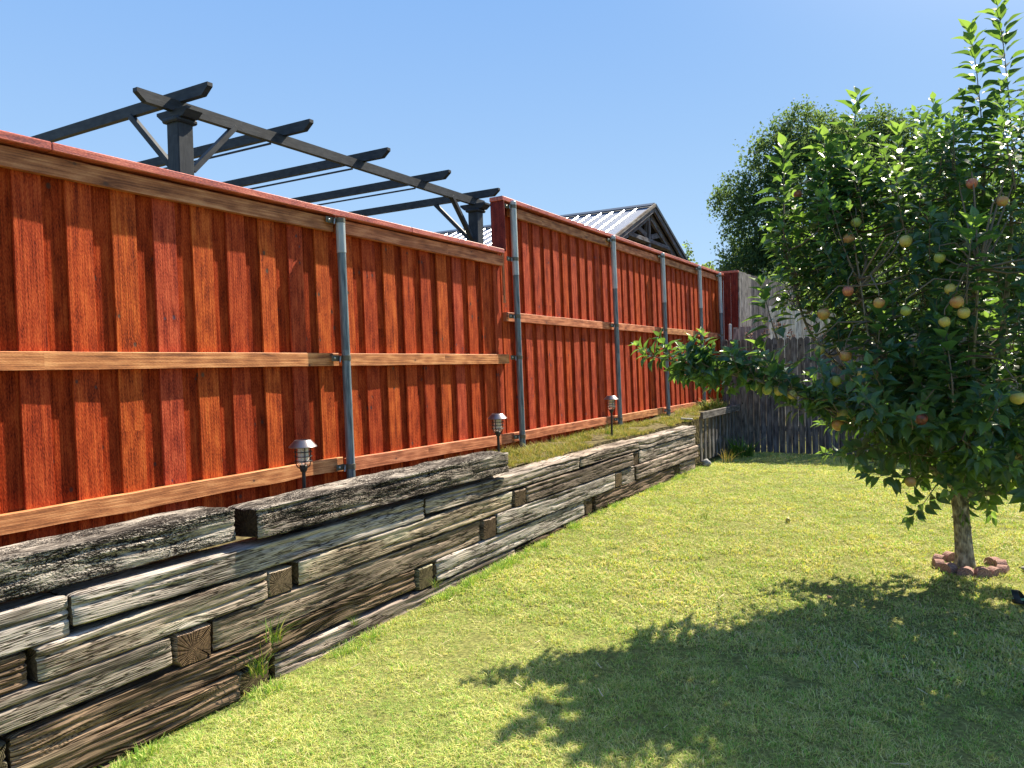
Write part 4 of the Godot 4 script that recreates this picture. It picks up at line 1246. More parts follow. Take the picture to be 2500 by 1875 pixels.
func apple_tree() -> void:
	ra.seed = 4711
	var base := Vector3(0.0, 0.13, -6.17)
	var tree := thing("apple_tree", "leafy apple tree hung with yellow apples standing in the lawn on the right", "tree", base)
	var mb := MB.new()
	var tp := PackedVector3Array([Vector3(0, -0.05, 0), Vector3(0, 0.02, 0), Vector3(-0.004, 0.10, 0), Vector3(-0.012, 0.25, 0.01), Vector3(-0.022, 0.40, 0.015), Vector3(-0.030, 0.52, 0.02), Vector3(-0.034, 0.62, 0.02)])
	mb.tube(tp, PackedFloat32Array([0.082, 0.070, 0.059, 0.054, 0.052, 0.056, 0.042]), 16)
	for k in 7:
		var y := 0.12 + 0.06 * k
		var an := k * 2.3
		var q := Vector3(cos(an) * 0.049 - 0.015, y, sin(an) * 0.049)
		mb.tube(PackedVector3Array([q, q + Vector3(cos(an), 0.1, sin(an)) * 0.018]), PackedFloat32Array([0.011, 0.005]), 6)
	put("trunk", mb.mesh(), M.bark, tree)
	var limbs := [
		[[Vector3(-0.034, 0.72, -6.15), Vector3(0.03, 1.5, -6.2), Vector3(0.10, 2.3, -6.24), Vector3(0.14, 2.9, -6.24)], 0.042],
		[[Vector3(-0.045, 0.70, -6.13), Vector3(-0.14, 0.80, -5.95), Vector3(-0.30, 0.965, -5.74), Vector3(-0.49, 1.13, -5.62), Vector3(-0.745, 1.29, -5.45), Vector3(-1.12, 1.47, -5.12), Vector3(-1.44, 1.57, -4.93), Vector3(-1.70, 1.64, -4.80)], 0.026],
		[[Vector3(-0.05, 0.72, -6.18), Vector3(-0.45, 1.1, -6.3), Vector3(-0.75, 1.5, -6.4), Vector3(-0.95, 1.95, -6.45)], 0.024],
		[[Vector3(-0.04, 0.76, -6.15), Vector3(-0.35, 1.35, -5.95), Vector3(-0.62, 2.1, -5.75), Vector3(-0.66, 2.75, -5.75)], 0.026],
		[[Vector3(-0.02, 0.74, -6.12), Vector3(0.02, 1.05, -5.6), Vector3(0.05, 1.5, -5.25), Vector3(0.08, 2.1, -5.1)], 0.024],
		[[Vector3(0.0, 0.72, -6.13), Vector3(0.38, 1.05, -5.85), Vector3(0.72, 1.5, -5.5), Vector3(0.95, 2.1, -5.4)], 0.024],
		[[Vector3(0.0, 0.73, -6.16), Vector3(0.5, 1.0, -6.35), Vector3(1.0, 1.4, -6.5), Vector3(1.35, 2.0, -6.6)], 0.026],
		[[Vector3(-0.03, 0.76, -6.18), Vector3(0.08, 1.15, -6.4), Vector3(0.15, 1.8, -6.6), Vector3(0.05, 2.5, -6.65)], 0.024],
		[[Vector3(0.0, 1.1, -6.18), Vector3(0.22, 1.7, -6.3), Vector3(0.29, 2.4, -6.35), Vector3(0.31, 3.0, -6.34)], 0.026],
		[[Vector3(0.0, 0.66, -6.14), Vector3(0.25, 0.69, -6.12), Vector3(0.45, 0.74, -6.1), Vector3(0.8, 0.92, -6.1), Vector3(1.1, 1.2, -6.0)], 0.022],
		[[Vector3(-0.2, 0.95, -6.05), Vector3(-0.6, 1.4, -5.9), Vector3(-0.92, 1.8, -5.7), Vector3(-1.05, 2.4, -5.52)], 0.02],
		[[Vector3(-0.08, 0.78, -6.08), Vector3(-0.3, 1.2, -5.6), Vector3(-0.48, 1.6, -5.35), Vector3(-0.55, 2.1, -5.25)], 0.02],
		[[Vector3(0.1, 2.0, -6.2), Vector3(-0.15, 2.45, -6.05), Vector3(-0.32, 2.8, -5.98)], 0.014],
		[[Vector3(0.1, 1.6, -6.2), Vector3(0.55, 2.1, -6.1), Vector3(0.75, 2.7, -6.0)], 0.018]]
	var samples := PackedVector3Array()
	for l in limbs:
		var p: Array = l[0]
		var c := Curve3D.new()
		for k in p.size():
			var a: Vector3 = p[maxi(k - 1, 0)]
			var b: Vector3 = p[mini(k + 1, p.size() - 1)]
			c.add_point(p[k] - base, -(b - a) * 0.16, (b - a) * 0.16)
		c.bake_interval = 0.06
		var pts := c.get_baked_points()
		var rs := PackedFloat32Array()
		for k in pts.size():
			rs.append(l[1] * (1.0 - 0.78 * float(k) / pts.size()))
			if k > pts.size() * 0.15: samples.append(pts[k] + base)
		var lm := MB.new()
		lm.tube(pts, rs, 8)
		put("limb", lm.mesh(), M.bark, tree)
	apple_data()
	var tw := MB.new()
	# [centre, radii, shoots, spurs]
	var crown := [[Vector3(0.12, 1.97, -5.88), Vector3(1.08, 0.93, 0.92), 290, 210], [Vector3(0.10, 1.12, -5.85), Vector3(0.92, 0.42, 0.72), 135, 150], [Vector3(-0.66, 2.15, -5.68), Vector3(0.44, 0.58, 0.44), 58, 44],
		[Vector3(0.15, 2.7, -6.18), Vector3(0.72, 0.42, 0.62), 60, 30], [Vector3(-0.62, 2.62, -5.76), Vector3(0.36, 0.38, 0.34), 30, 12], [Vector3(-0.2, 1.35, -5.35), Vector3(0.6, 0.4, 0.4), 50, 60]]
	var axis := Vector3(0.05, 1.1, -6.12)
	var gaps := noise(404, 2)
	for q in crown:
		for k in q[2] + q[3]:
			var d := Vector3(ra.randfn(), ra.randfn(), ra.randfn()).normalized()
			var p: Vector3 = q[0] + d * q[1] * pow(ra.randf(), 0.42)
			if p.y < 0.74 + 0.8 * maxf(0.0, absf(p.x - 0.05) - 0.30): continue
			if gaps.get_noise_3dv(p * Vector3(1.5, 1.5, 1.5)) < -0.235: continue
			var best := 9.0
			var near := p
			for s in range(0, samples.size(), 2):
				var e := samples[s].distance_squared_to(p)
				if e < best:
					best = e
					near = samples[s]
			if best > 0.003 and best < 0.5 and ra.randf() < 0.7:
				tw.tube(PackedVector3Array([near - base, (near + p) * 0.5 - base + UP * -0.02, p - base]), PackedFloat32Array([0.008, 0.006, 0.004]), 4, 1.0, false)
			var outw := Vector3(p.x - axis.x, (p.y - axis.y) * 0.6, p.z - axis.z).normalized()
			if k < q[2]:
				var dir := (outw * 0.62 + UP * ra.randf_range(0.35, 1.1) + Vector3(ra.randfn(), ra.randfn(), ra.randfn()) * 0.22).normalized()
				if p.y < 1.15: dir = (outw + UP * ra.randf_range(-0.35, 0.45) + Vector3(ra.randfn(), 0, ra.randfn()) * 0.25).normalized()
				var L := ra.randf_range(0.16, 0.42)
				shoot(tw, p - base, dir, L, int(6 + L * 40), 0.108)
			else:
				var dir := (outw * 0.5 + UP * 0.3 + Vector3(ra.randfn(), ra.randfn(), ra.randfn()) * 0.6).normalized()
				shoot(tw, p - base, dir, 0.06, 8, 0.104, 0.004, 0.3)
	# along the long low branch that reaches out to the left
	var lb: Array = limbs[1][0]
	for k in 58:
		var t := lerpf(3.2, 6.98, ra.randf())
		var i := int(t)
		var p: Vector3 = lb[i].lerp(lb[i + 1], t - i) + Vector3(ra.randfn(), ra.randfn() * 0.6, ra.randfn()) * 0.05
		var along: Vector3 = (lb[i + 1] - lb[i]).normalized()
		var dir := (along * ra.randf_range(0.0, 0.9) + Vector3(ra.randfn(), ra.randf_range(-0.5, 1.1), ra.randfn()) * 0.7).normalized()
		var L := ra.randf_range(0.06, 0.19)
		shoot(tw, p - base, dir, L, int(6 + L * 46), 0.100)
	for q in [[Vector3(-1.70, 1.64, -4.80), Vector3(-0.75, 0.32, 0.35)], [Vector3(-1.62, 1.62, -4.84), Vector3(-0.4, 0.8, 0.1)], [Vector3(-1.45, 1.58, -4.92), Vector3(-0.3, 0.9, 0.3)], [Vector3(-1.3, 1.54, -5.0), Vector3(0.1, 1, 0.1)]]:
		shoot(tw, q[0] - base, q[1].normalized(), 0.16, 15, 0.100)
	# long upright leaders
	for q in [[Vector3(0.13, 2.75, -6.24), Vector3(0.03, 1, 0.0), 1.0, 44], [Vector3(0.31, 2.75, -6.34), Vector3(0.0, 1, 0.0), 1.2, 50], [Vector3(-0.66, 2.65, -5.75), Vector3(0.02, 1, 0.0), 0.68, 30], [Vector3(-1.05, 2.35, -5.52), Vector3(0.0, 1, 0.02), 0.66, 30], [Vector3(-0.80, 2.45, -5.65), Vector3(0.03, 1, 0.0), 0.62, 28],
			[Vector3(-0.34, 2.6, -5.98), Vector3(-0.05, 1, 0.0), 0.5, 24], [Vector3(-0.02, 2.6, -6.2), Vector3(-0.12, 1, 0.0), 0.62, 26], [Vector3(0.45, 2.7, -6.2), Vector3(0.12, 1, 0.05), 0.7, 30], [Vector3(-1.1, 1.75, -5.5), Vector3(-0.3, 1, 0.1), 0.36, 20], [Vector3(-1.02, 1.45, -5.6), Vector3(-0.7, 0.6, 0.1), 0.3, 18], [Vector3(-0.45, 1.5, -5.15), Vector3(0.0, 1, 0.1), 0.36, 20], [Vector3(-0.05, 1.35, -4.98), Vector3(0.0, 1, 0.1), 0.36, 20], [Vector3(0.02, 1.9, -5.0), Vector3(0.0, 1, 0.1), 0.4, 22]]:
		shoot(tw, q[0] - base, q[1].normalized(), q[2], int(q[3] * 1.25), 0.165, 0.008)
	for a in apple_list:
		var top: Vector3 = a[1] + UP * a[2] * 1.2
		var best := 9.0
		var near := top
		for q in samples:
			var e := q.distance_squared_to(top + UP * 0.1)
			if e < best:
				best = e
				near = q
		tw.tube(PackedVector3Array([near - base, near.lerp(top, 0.6) + UP * (0.05 + 0.12 * sqrt(best)) - base, top + UP * 0.03 - base, top - base]), PackedFloat32Array([0.007, 0.005, 0.003, 0.003]), 5, 1.0, false)
	put("twigs", tw.mesh(), M.twig, tree).set_meta("kind", "stuff")
	var lm := leaf_mesh()
	# the leaves nearest the camera are pieces of their own
	var order := []
	for kind in 3:
		for k in leaves[kind].size():
			var t: Transform3D = leaves[kind][k]
			order.append([t.origin.distance_squared_to(Vector3(0, 1.6, 0) - base) / t.basis.y.length_squared(), kind, k])
	order.sort_custom(func(a, b): return a[0] < b[0])
	var own := [{}, {}, {}]
	for k in 300:
		own[order[k][1]][order[k][2]] = true
	for kind in 3:
		var rest := []
		for k in leaves[kind].size():
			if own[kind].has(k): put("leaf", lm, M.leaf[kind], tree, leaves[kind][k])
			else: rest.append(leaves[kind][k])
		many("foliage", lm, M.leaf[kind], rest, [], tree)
	print("leaves ", leaves[0].size(), " ", leaves[1].size(), " ", leaves[2].size())
	apples()

var apple_list := []
func apple_data() -> void:
	var base := Vector3(0.0, 0.13, -6.17)
	apple_list = [
		["red", Vector3(-0.98, 2.76, -5.66), 0.031, "small red apple highest on the left side of the crown"],
		["yellow", Vector3(-0.79, 2.71, -5.72), 0.030, "half hidden pale apple to the right of the highest red apple"],
		["green", Vector3(-0.574, 2.468, -5.318), 0.034, "yellow green apple above the upper peach coloured apple on the left"],
		["peach", Vector3(-0.614, 2.361, -5.275), 0.037, "upper peach coloured apple on the left with a dark speck"],
		["yellow", Vector3(-0.282, 2.285, -5.058), 0.037, "large tan yellow apple alone in the upper middle of the crown"],
		["green", Vector3(-0.109, 2.165, -4.974), 0.032, "green yellow apple in the upper crown right of the large tan one"],
		["yellow", Vector3(-0.34, 2.83, -5.55), 0.029, "small yellow apple hanging highest in the middle of the crown"],
		["yellow", Vector3(-0.058, 1.981, -4.924), 0.031, "yellow apple just above the touching pair on the right"],
		["peach", Vector3(-0.026, 1.906, -4.911), 0.037, "upper blushed apple of the touching pair on the right"],
		["yellow", Vector3(0.006, 1.845, -4.915), 0.034, "lower yellow apple of the touching pair on the right"],
		["yellow", Vector3(-0.086, 1.80, -4.91), 0.032, "dull yellow apple below and left of the touching pair"],
		["red", Vector3(-0.603, 2.023, -5.125), 0.035, "brownish red apple in the middle of the left side of the crown"],
		["peach", Vector3(-0.757, 1.895, -5.20), 0.040, "big orange apple at the left edge of the crown before the pale panel"],
		["peach", Vector3(-0.424, 1.932, -5.011), 0.034, "orange apple with a yellow side between the big orange one and the trunk"],
		["green", Vector3(-0.281, 1.874, -4.952), 0.031, "small green yellow apple in the centre of the crown"],
		["peach", Vector3(-0.619, 1.627, -5.11), 0.038, "pale peach apple in the lower left crown above the green one"],
		["green", Vector3(-0.684, 1.472, -5.166), 0.036, "round green apple in the lower left crown over the picket fence"],
		["yellow", Vector3(-0.525, 1.512, -5.07), 0.033, "half hidden golden apple right of the round green apple"],
		["red", Vector3(-0.497, 1.411, -5.069), 0.035, "dark red apple deep in the lower left crown"],
		["green", Vector3(-1.16, 1.442, -5.056), 0.028, "first and smallest green apple on the low left branch"],
		["green", Vector3(-1.09, 1.421, -5.10), 0.034, "second apple from the tip of the low left branch, round and green yellow"],
		["yellow", Vector3(-1.022, 1.412, -5.136), 0.034, "third apple from the tip of the low left branch, yellow with a bright edge"],
		["yellow", Vector3(-0.952, 1.385, -5.176), 0.031, "fourth apple from the tip of the low left branch, nearest the crown"],
		["yellow", Vector3(0.252, 1.377, -4.968), 0.040, "tan yellow apple at the right edge of the photograph"],
		["yellow", Vector3(-0.655, 1.254, -5.22), 0.038, "upper apple of the low pair on the bare limb, with a dark eye"],
		["peach", Vector3(-0.69, 1.186, -5.285), 0.040, "lower orange yellow apple of the low pair on the bare limb"],
		["rotten", Vector3(-0.212, 1.254, -4.99), 0.036, "rotten dark brown and red apple in the lower middle of the crown"],
		["peach", Vector3(-0.284, 0.845, -5.285), 0.034, "orange apple hanging lowest, at the bottom of the crown"],
		["yellow", Vector3(-0.788, 1.667, -5.225), 0.033, "yellow apple shaded by a leaf left of the pale peach apple"],
		["peach", Vector3(0.198, 2.466, -5.109), 0.032, "peach apple high at the right edge of the crown"],
		["red", Vector3(0.053, 2.60, -5.192), 0.032, "dim red apple high on the right below the tall shoots"]]
	for a in apple_list:
		var p: Vector3 = a[1]
		var o := Vector3(p.x * 0.4 - 0.3, 0.15, p.z + 6.1).normalized()
		apple_spots.append([p - base, o * 0.06])

func apples() -> void:
	var prof := [Vector2(0.0, 0.10), Vector2(0.10, 0.04), Vector2(0.30, 0.0), Vector2(0.58, 0.10), Vector2(0.82, 0.36), Vector2(0.97, 0.75), Vector2(1.0, 1.08), Vector2(0.92, 1.42), Vector2(0.72, 1.68), Vector2(0.46, 1.80), Vector2(0.22, 1.76), Vector2(0.08, 1.62), Vector2(0.0, 1.55)]
	var c := Curve2D.new()
	for k in prof.size():
		var a: Vector2 = prof[maxi(k - 1, 0)]
		var b: Vector2 = prof[mini(k + 1, prof.size() - 1)]
		c.add_point(prof[k], -(b - a) * 0.15, (b - a) * 0.15)
	var body := MB.new()
	var rings := []
	var vs := []
	var us := []
	for q in 19: us.append(q / 18.0 * 0.3)
	var run := 0
	for p in c.tessellate(2, 6):
		var ring := PackedVector3Array()
		for q in 18:
			var an := TAU * q / 18
			var w := 1.0 + 0.03 * cos(an * 5.0) * (1.0 - absf(p.y - 0.9)) + 0.03 * sin(an + 1.0)
			ring.append(Vector3(cos(an) * p.x * w, p.y, -sin(an) * p.x * w))
		rings.append(ring)
		vs.append(p.y * 0.05)
		run += 1
	body.skin(rings, true, us, vs)
	var bm := body.mesh()
	var st := MB.new()
	st.tube(PackedVector3Array([Vector3(0, 1.5, 0), Vector3(0.04, 1.85, 0.0), Vector3(0.12, 2.35, 0.03)]), PackedFloat32Array([0.05, 0.05, 0.07]), 5)
	var sm := st.mesh()
	var ey := MB.new()
	ey.lathe([Vector2(0.0, 0.015), Vector2(0.10, -0.004), Vector2(0.15, 0.02)], 7)
	var em := ey.mesh()
	var first: Node3D
	for a in apple_list:
		var o: Node3D
		if first == null:
			o = thing("apple", a[3], "apple", a[1], "apples hanging on the apple tree")
			put("fruit", bm, M.apple[a[0]], o)
			put("stalk", sm, M.twig, o)
			put("calyx", em, M.dead, o)
			first = o
		else:
			o = first.duplicate()
			o.name = "apple"
			add_child(o, true)
			o.set_meta("label", a[3])
			o.get_child(0).material_override = M.apple[a[0]]
		o.basis = Basis.from_euler(Vector3(ra.randf_range(-0.7, 0.9), ra.randf() * 6.0, ra.randf_range(-0.5, 0.5))) * (a[2] * 0.94)
		if a[3].contains("dark eye") or a[0] == "rotten": o.basis = Basis.from_euler(Vector3(-1.2, -0.3, 0.3)) * a[2]
		o.position = a[1] - o.basis * Vector3(0, 0.9, 0)

# ---------------------------------------------------------------- edging stones
func edging() -> void:
	var w := 0.100
	var prof := PackedVector2Array([Vector2(-w / 2, -0.03)])
	for k in 11:
		var an := PI - PI * k / 10.0
		prof.append(Vector2(cos(an) * w / 2, 0.004 + sin(an) * 0.042))
	prof.append(Vector2(w / 2, -0.03))
	var mb := MB.new()
	var d := 0.030
	for k in prof.size() - 1:
		var a := prof[k]
		var b := prof[k + 1]
		mb.quad_out([Vector3(a.x, a.y, d), Vector3(b.x, b.y, d), Vector3(b.x, b.y, -d), Vector3(a.x, a.y, -d)], Vector3(a.y - b.y, b.x - a.x, 0), [a, b, b + Vector2(0, 0.05), a + Vector2(0, 0.05)])
		for s in [1.0, -1.0]:
			mb.quad_out([Vector3(a.x, a.y, d * s), Vector3(b.x, b.y, d * s), Vector3(b.x * 0.5, -0.03, d * s), Vector3(a.x * 0.5, -0.03, d * s)], Vector3(0, 0, s), [a, b, Vector2(b.x * 0.5, -0.03), Vector2(a.x * 0.5, -0.03)])
	var m := mb.mesh()
	var names := ["edging stone front left of the apple trunk, half in trunk shade", "edging stone in the middle of the ring front, arch facing the lawn", "edging stone front right, leaning against its neighbour", "outermost edging stone on the right of the ring", "edging stone on the right of the ring behind the outermost one", "edging stone at the back right of the ring, standing alone with a gap beside it",
		"edging stone at the back of the ring partly hidden by the trunk", "edging stone at the back left of the ring", "outermost edging stone on the left of the ring", "edging stone front left of the ring, tilted outward", "low sunken edging stone left of the trunk base"]
	var k := 0
	for an in [-97, -68, -40, -14, 14, 42, 100, 130, 165, 193, 228]:
		var a := deg_to_rad(an)
		var R := 0.192 + 0.008 * sin(k * 2.4)
		var p := Vector3(0.028 + cos(a) * R, 0, -6.16 - sin(a) * R)
		p.y = lawn_y(p.x, p.z) + 0.012 + 0.006 * sin(k * 1.9)
		var o := put("edging_stone", m, M.terra, self, Transform3D(Basis(UP, a + PI / 2 + 0.12 * sin(k * 3.1)) * Basis(Vector3.RIGHT, 0.10 * sin(k * 1.3)) * Basis(Vector3.BACK, 0.05 * sin(k * 2.2)), p))
		tag(o, names[k], "edging stone", "brick red scalloped edging stones round the apple trunk")
		k += 1

# ---------------------------------------------------------------- small things
func sandal(at: Vector3, turn: float, label: String, tilt: float) -> void:
	var o := thing("sandal", label, "sandal", at, "pair of black sandals left on the lawn")
	o.rotation = Vector3(0, turn, tilt)
	var outline := PackedVector2Array()
	for k in 28:
		var t := TAU * k / 28
		var x := 0.135 * cos(t)
		var wd := 0.038 + 0.012 * (x / 0.135)
		outline.append(Vector2(x, wd * sin(t) * (1.0 + 0.25 * absf(cos(t)))))
	var mb := MB.new()
	var top := MB.new()
	for k in outline.size():
		var a := outline[k]
		var b := outline[(k + 1) % outline.size()]
		mb.quad_out([Vector3(a.x, 0, a.y), Vector3(b.x, 0, b.y), Vector3(b.x, 0.024, b.y), Vector3(a.x, 0.024, a.y)], Vector3(a.x + b.x, 0, a.y + b.y), [a, b, b, a])
		top.quad_out([Vector3(0, 0.0245, 0), Vector3(a.x, 0.0245, a.y), Vector3((a.x + b.x) * 0.5, 0.0245, (a.y + b.y) * 0.5), Vector3(b.x, 0.0245, b.y)], UP, [Vector2.ZERO, a, (a + b) * 0.5, b])
	put("sole", mb.mesh(), M.strap, o)
	put("footbed", top.mesh(), M.sole, o)
	for q in [[-0.085, 0.058, 0.036], [0.05, 0.062, 0.052]]:
		var st := MB.new()
		var rings := []
		var us := [0.0, 0.1, 0.2, 0.3, 0.4]
		var vs := []
		for k in 15:
			var a := PI * k / 14
			var c := Vector3(q[0] - 0.03 * sin(a), 0.012 + q[1] * sin(a), (q[2] + 0.006) * cos(a))
			var nrm := Vector3(0, sin(a), cos(a))
			rings.append(PackedVector3Array([c + Vector3(-0.018, 0, 0), c + Vector3(0.018, 0, 0), c + Vector3(0.018, 0, 0) + nrm * 0.006, c + Vector3(-0.018, 0, 0) + nrm * 0.006]))
			vs.append(k * 0.01)
		st.skin(rings, true, us, vs)
		put("strap", st.mesh(), M.strap, o)

func lump(seed_: int, size: Vector3) -> ArrayMesh:
	var nz := noise(seed_, 2)
	var rings := []
	var us := []
	var vs := []
	for q in 15: us.append(q * 0.02)
	for k in 10:
		var a := PI * k / 9 - PI / 2
		var ring := PackedVector3Array()
		for q in 14:
			var b := TAU * q / 14
			var d := Vector3(cos(a) * cos(b), sin(a), -cos(a) * sin(b))
			ring.append(d * size * (1.0 + 0.35 * nz.get_noise_3dv(d * 1.3)))
		rings.append(ring)
		vs.append(k * 0.03)
	var mb := MB.new()
	mb.skin(rings, true, us, vs)
	return mb.mesh()

func small_things() -> void:
	sandal(Vector3(0.37, lawn_y(0.37, -5.42) + 0.022, -5.42), -0.25, "black strapped sandal with a green footbed at the right edge of the lawn", 0.05)
	sandal(Vector3(0.345, lawn_y(0.345, -4.10) + 0.022, -4.10), 0.35, "dark sandal in deep shade at the lower right edge of the lawn", -0.03)
	var fallen: Node3D = get_node("apple").duplicate()
	fallen.name = "fallen_apple"
	add_child(fallen, true)
	fallen.get_child(0).material_override = M.apple.yellow
	fallen.basis = Basis.from_euler(Vector3(1.1, 0.4, 0)) * 0.022
	fallen.position = Vector3(-1.37, lawn_y(-1.37, -7.15) + 0.018, -7.15)
	tag(fallen, "pale windfall apple lying alone on the sunny lawn", "apple", "")
	var dl := put("dry_leaf", leaf_mesh(), M.dead, self, Transform3D(Basis(Vector3(1, 0, 0.2).normalized(), -1.4).scaled(Vector3.ONE * 0.06), Vector3(-0.74, lawn_y(-0.74, -5.09) + 0.03, -5.09)))
	tag(dl, "curled reddish brown dry leaf lying in the tree shadow", "leaf")
	var lit := MB.new()
	var rl := RandomNumberGenerator.new()
	rl.seed = 19
	for k in 170:
		var p := Vector3(rl.randf_range(-3.0, 1.2), 0, rl.randf_range(-11.0, -2.2))
		p.y = lawn_y(p.x, p.z) + 0.022 + rl.randf() * 0.008
		var d := Vector3(rl.randfn(), rl.randfn() * 0.15, rl.randfn()).normalized() * rl.randf_range(0.01, 0.045)
		var sd := d.cross(UP).normalized() * rl.randf_range(0.0012, 0.004)
		lit.quad(p - d - sd, p + d - sd * 0.5, p + d + sd * 0.5, p - d + sd)
	var lo := put("lawn_litter", lit.mesh(), M.straw, self)
	tag(lo, "bits of dry straw and clippings strewn over the lawn", "litter", "", "stuff")
	var st := put("pale_stone", lump(9, Vector3(0.05, 0.022, 0.035)), M.stone, self, Transform3D(Basis(UP, 0.4), Vector3(0.375, lawn_y(0.37, -6.2) + 0.022, -6.2)))
	tag(st, "small pale flat stone on the lawn right of the edging ring", "stone")
	st = put("corner_stone", lump(13, Vector3(0.07, 0.055, 0.09)), M.stone, self, Transform3D(Basis(UP, 0.3), Vector3(-3.06, lawn_y(-3, -10.45) + 0.045, -10.45)))
	tag(st, "blue grey stone block at the far end of the tie wall", "stone")
	var sl := MB.new()
	sl.box(Vector3.ZERO, Vector3(0.16, 0.025, 0.14), 0, Vector2.ZERO, 0.005)
	st = put("flat_stone", sl.mesh(), M.stone, self, Transform3D(Basis(UP, 0.3) * Basis(Vector3.BACK, -0.06), Vector3(-3.34, 0.83, -10.5)))
	tag(st, "thin flat stone slab lying on the soil behind the low slatted fence", "stone")
	# dried flower heads behind the pickets
	var dry := thing("dried_flowers", "dried brown flower heads on thin stems above the picket fence", "plant", Vector3(-2.6, 0.2, -12.85))
	var stem := MB.new()
	var head := MB.new()
	var r := RandomNumberGenerator.new()
	r.seed = 5
	for k in 7:
		var tip := Vector3([-0.42, 0.02, 0.10, 0.26, 0.55, -0.15, 0.75][k], [1.86, 2.02, 1.94, 1.83, 1.9, 1.85, 1.8][k], r.randf_range(-0.1, 0.1))
		stem.tube(PackedVector3Array([Vector3(tip.x * 0.4, 0, 0), tip * 0.6 + Vector3(0.03, 0, 0), tip]), PackedFloat32Array([0.006, 0.004, 0.003]), 4)
		for j in 16:
			var p := tip + Vector3(r.randfn(), r.randfn() * 0.8, r.randfn()) * 0.045
			var d := Vector3(r.randfn(), r.randfn(), r.randfn()).normalized() * 0.02
			var s := d.cross(Vector3(0.3, 0.8, 0.4)).normalized() * 0.012
			head.quad(p - d - s, p + d - s, p + d + s, p - d + s)
			head.quad(p - d, p - UP * 0.015, p + d, p + UP * 0.015)
	put("stems", stem.mesh(), M.straw, dry)
	put("flower_heads", head.mesh(), M.dead, dry)

# ---------------------------------------------------------------- weeds
func tuft_mesh(seed_: int, blades: int, length: float, spread: float, lean: float, width: float, colors: Array, segs := 3) -> ArrayMesh:
	var r := RandomNumberGenerator.new()
	r.seed = seed_
	var mb := MB.new()
	for k in blades:
		var an := r.randf() * TAU
		var rr := spread * sqrt(r.randf())
		var p := Vector3(cos(an) * rr, -0.004, sin(an) * rr)
		var a2 := an + r.randfn() * 1.2
		var dirv := Vector3(cos(a2), 0, sin(a2))
		var L := length * r.randf_range(0.45, 1.1)
		var ln := lean * r.randf_range(0.3, 1.4)
		var side := dirv.cross(UP) * width * r.randf_range(0.7, 1.2)
		side = side.rotated(UP, r.randf_range(-0.9, 0.9))
		mb.col = colors[r.randi() % colors.size()] * r.randf_range(0.75, 1.2)
		var prev := p
		var pw := 1.0
		for s in segs:
			var t := float(s + 1) / segs
			var q := p + dirv * L * ln * t * t + UP * L * t * (1.0 - 0.35 * ln * t)
			var w := 1.0 - t
			if s == segs - 1: mb.tri(prev - side * pw * 0.5, prev + side * pw * 0.5, q)
			else: mb.quad(prev - side * pw * 0.5, prev + side * pw * 0.5, q + side * (w + 0.2) * 0.5, q - side * (w + 0.2) * 0.5)
			prev = q
			pw = w + 0.2
	return mb.mesh()

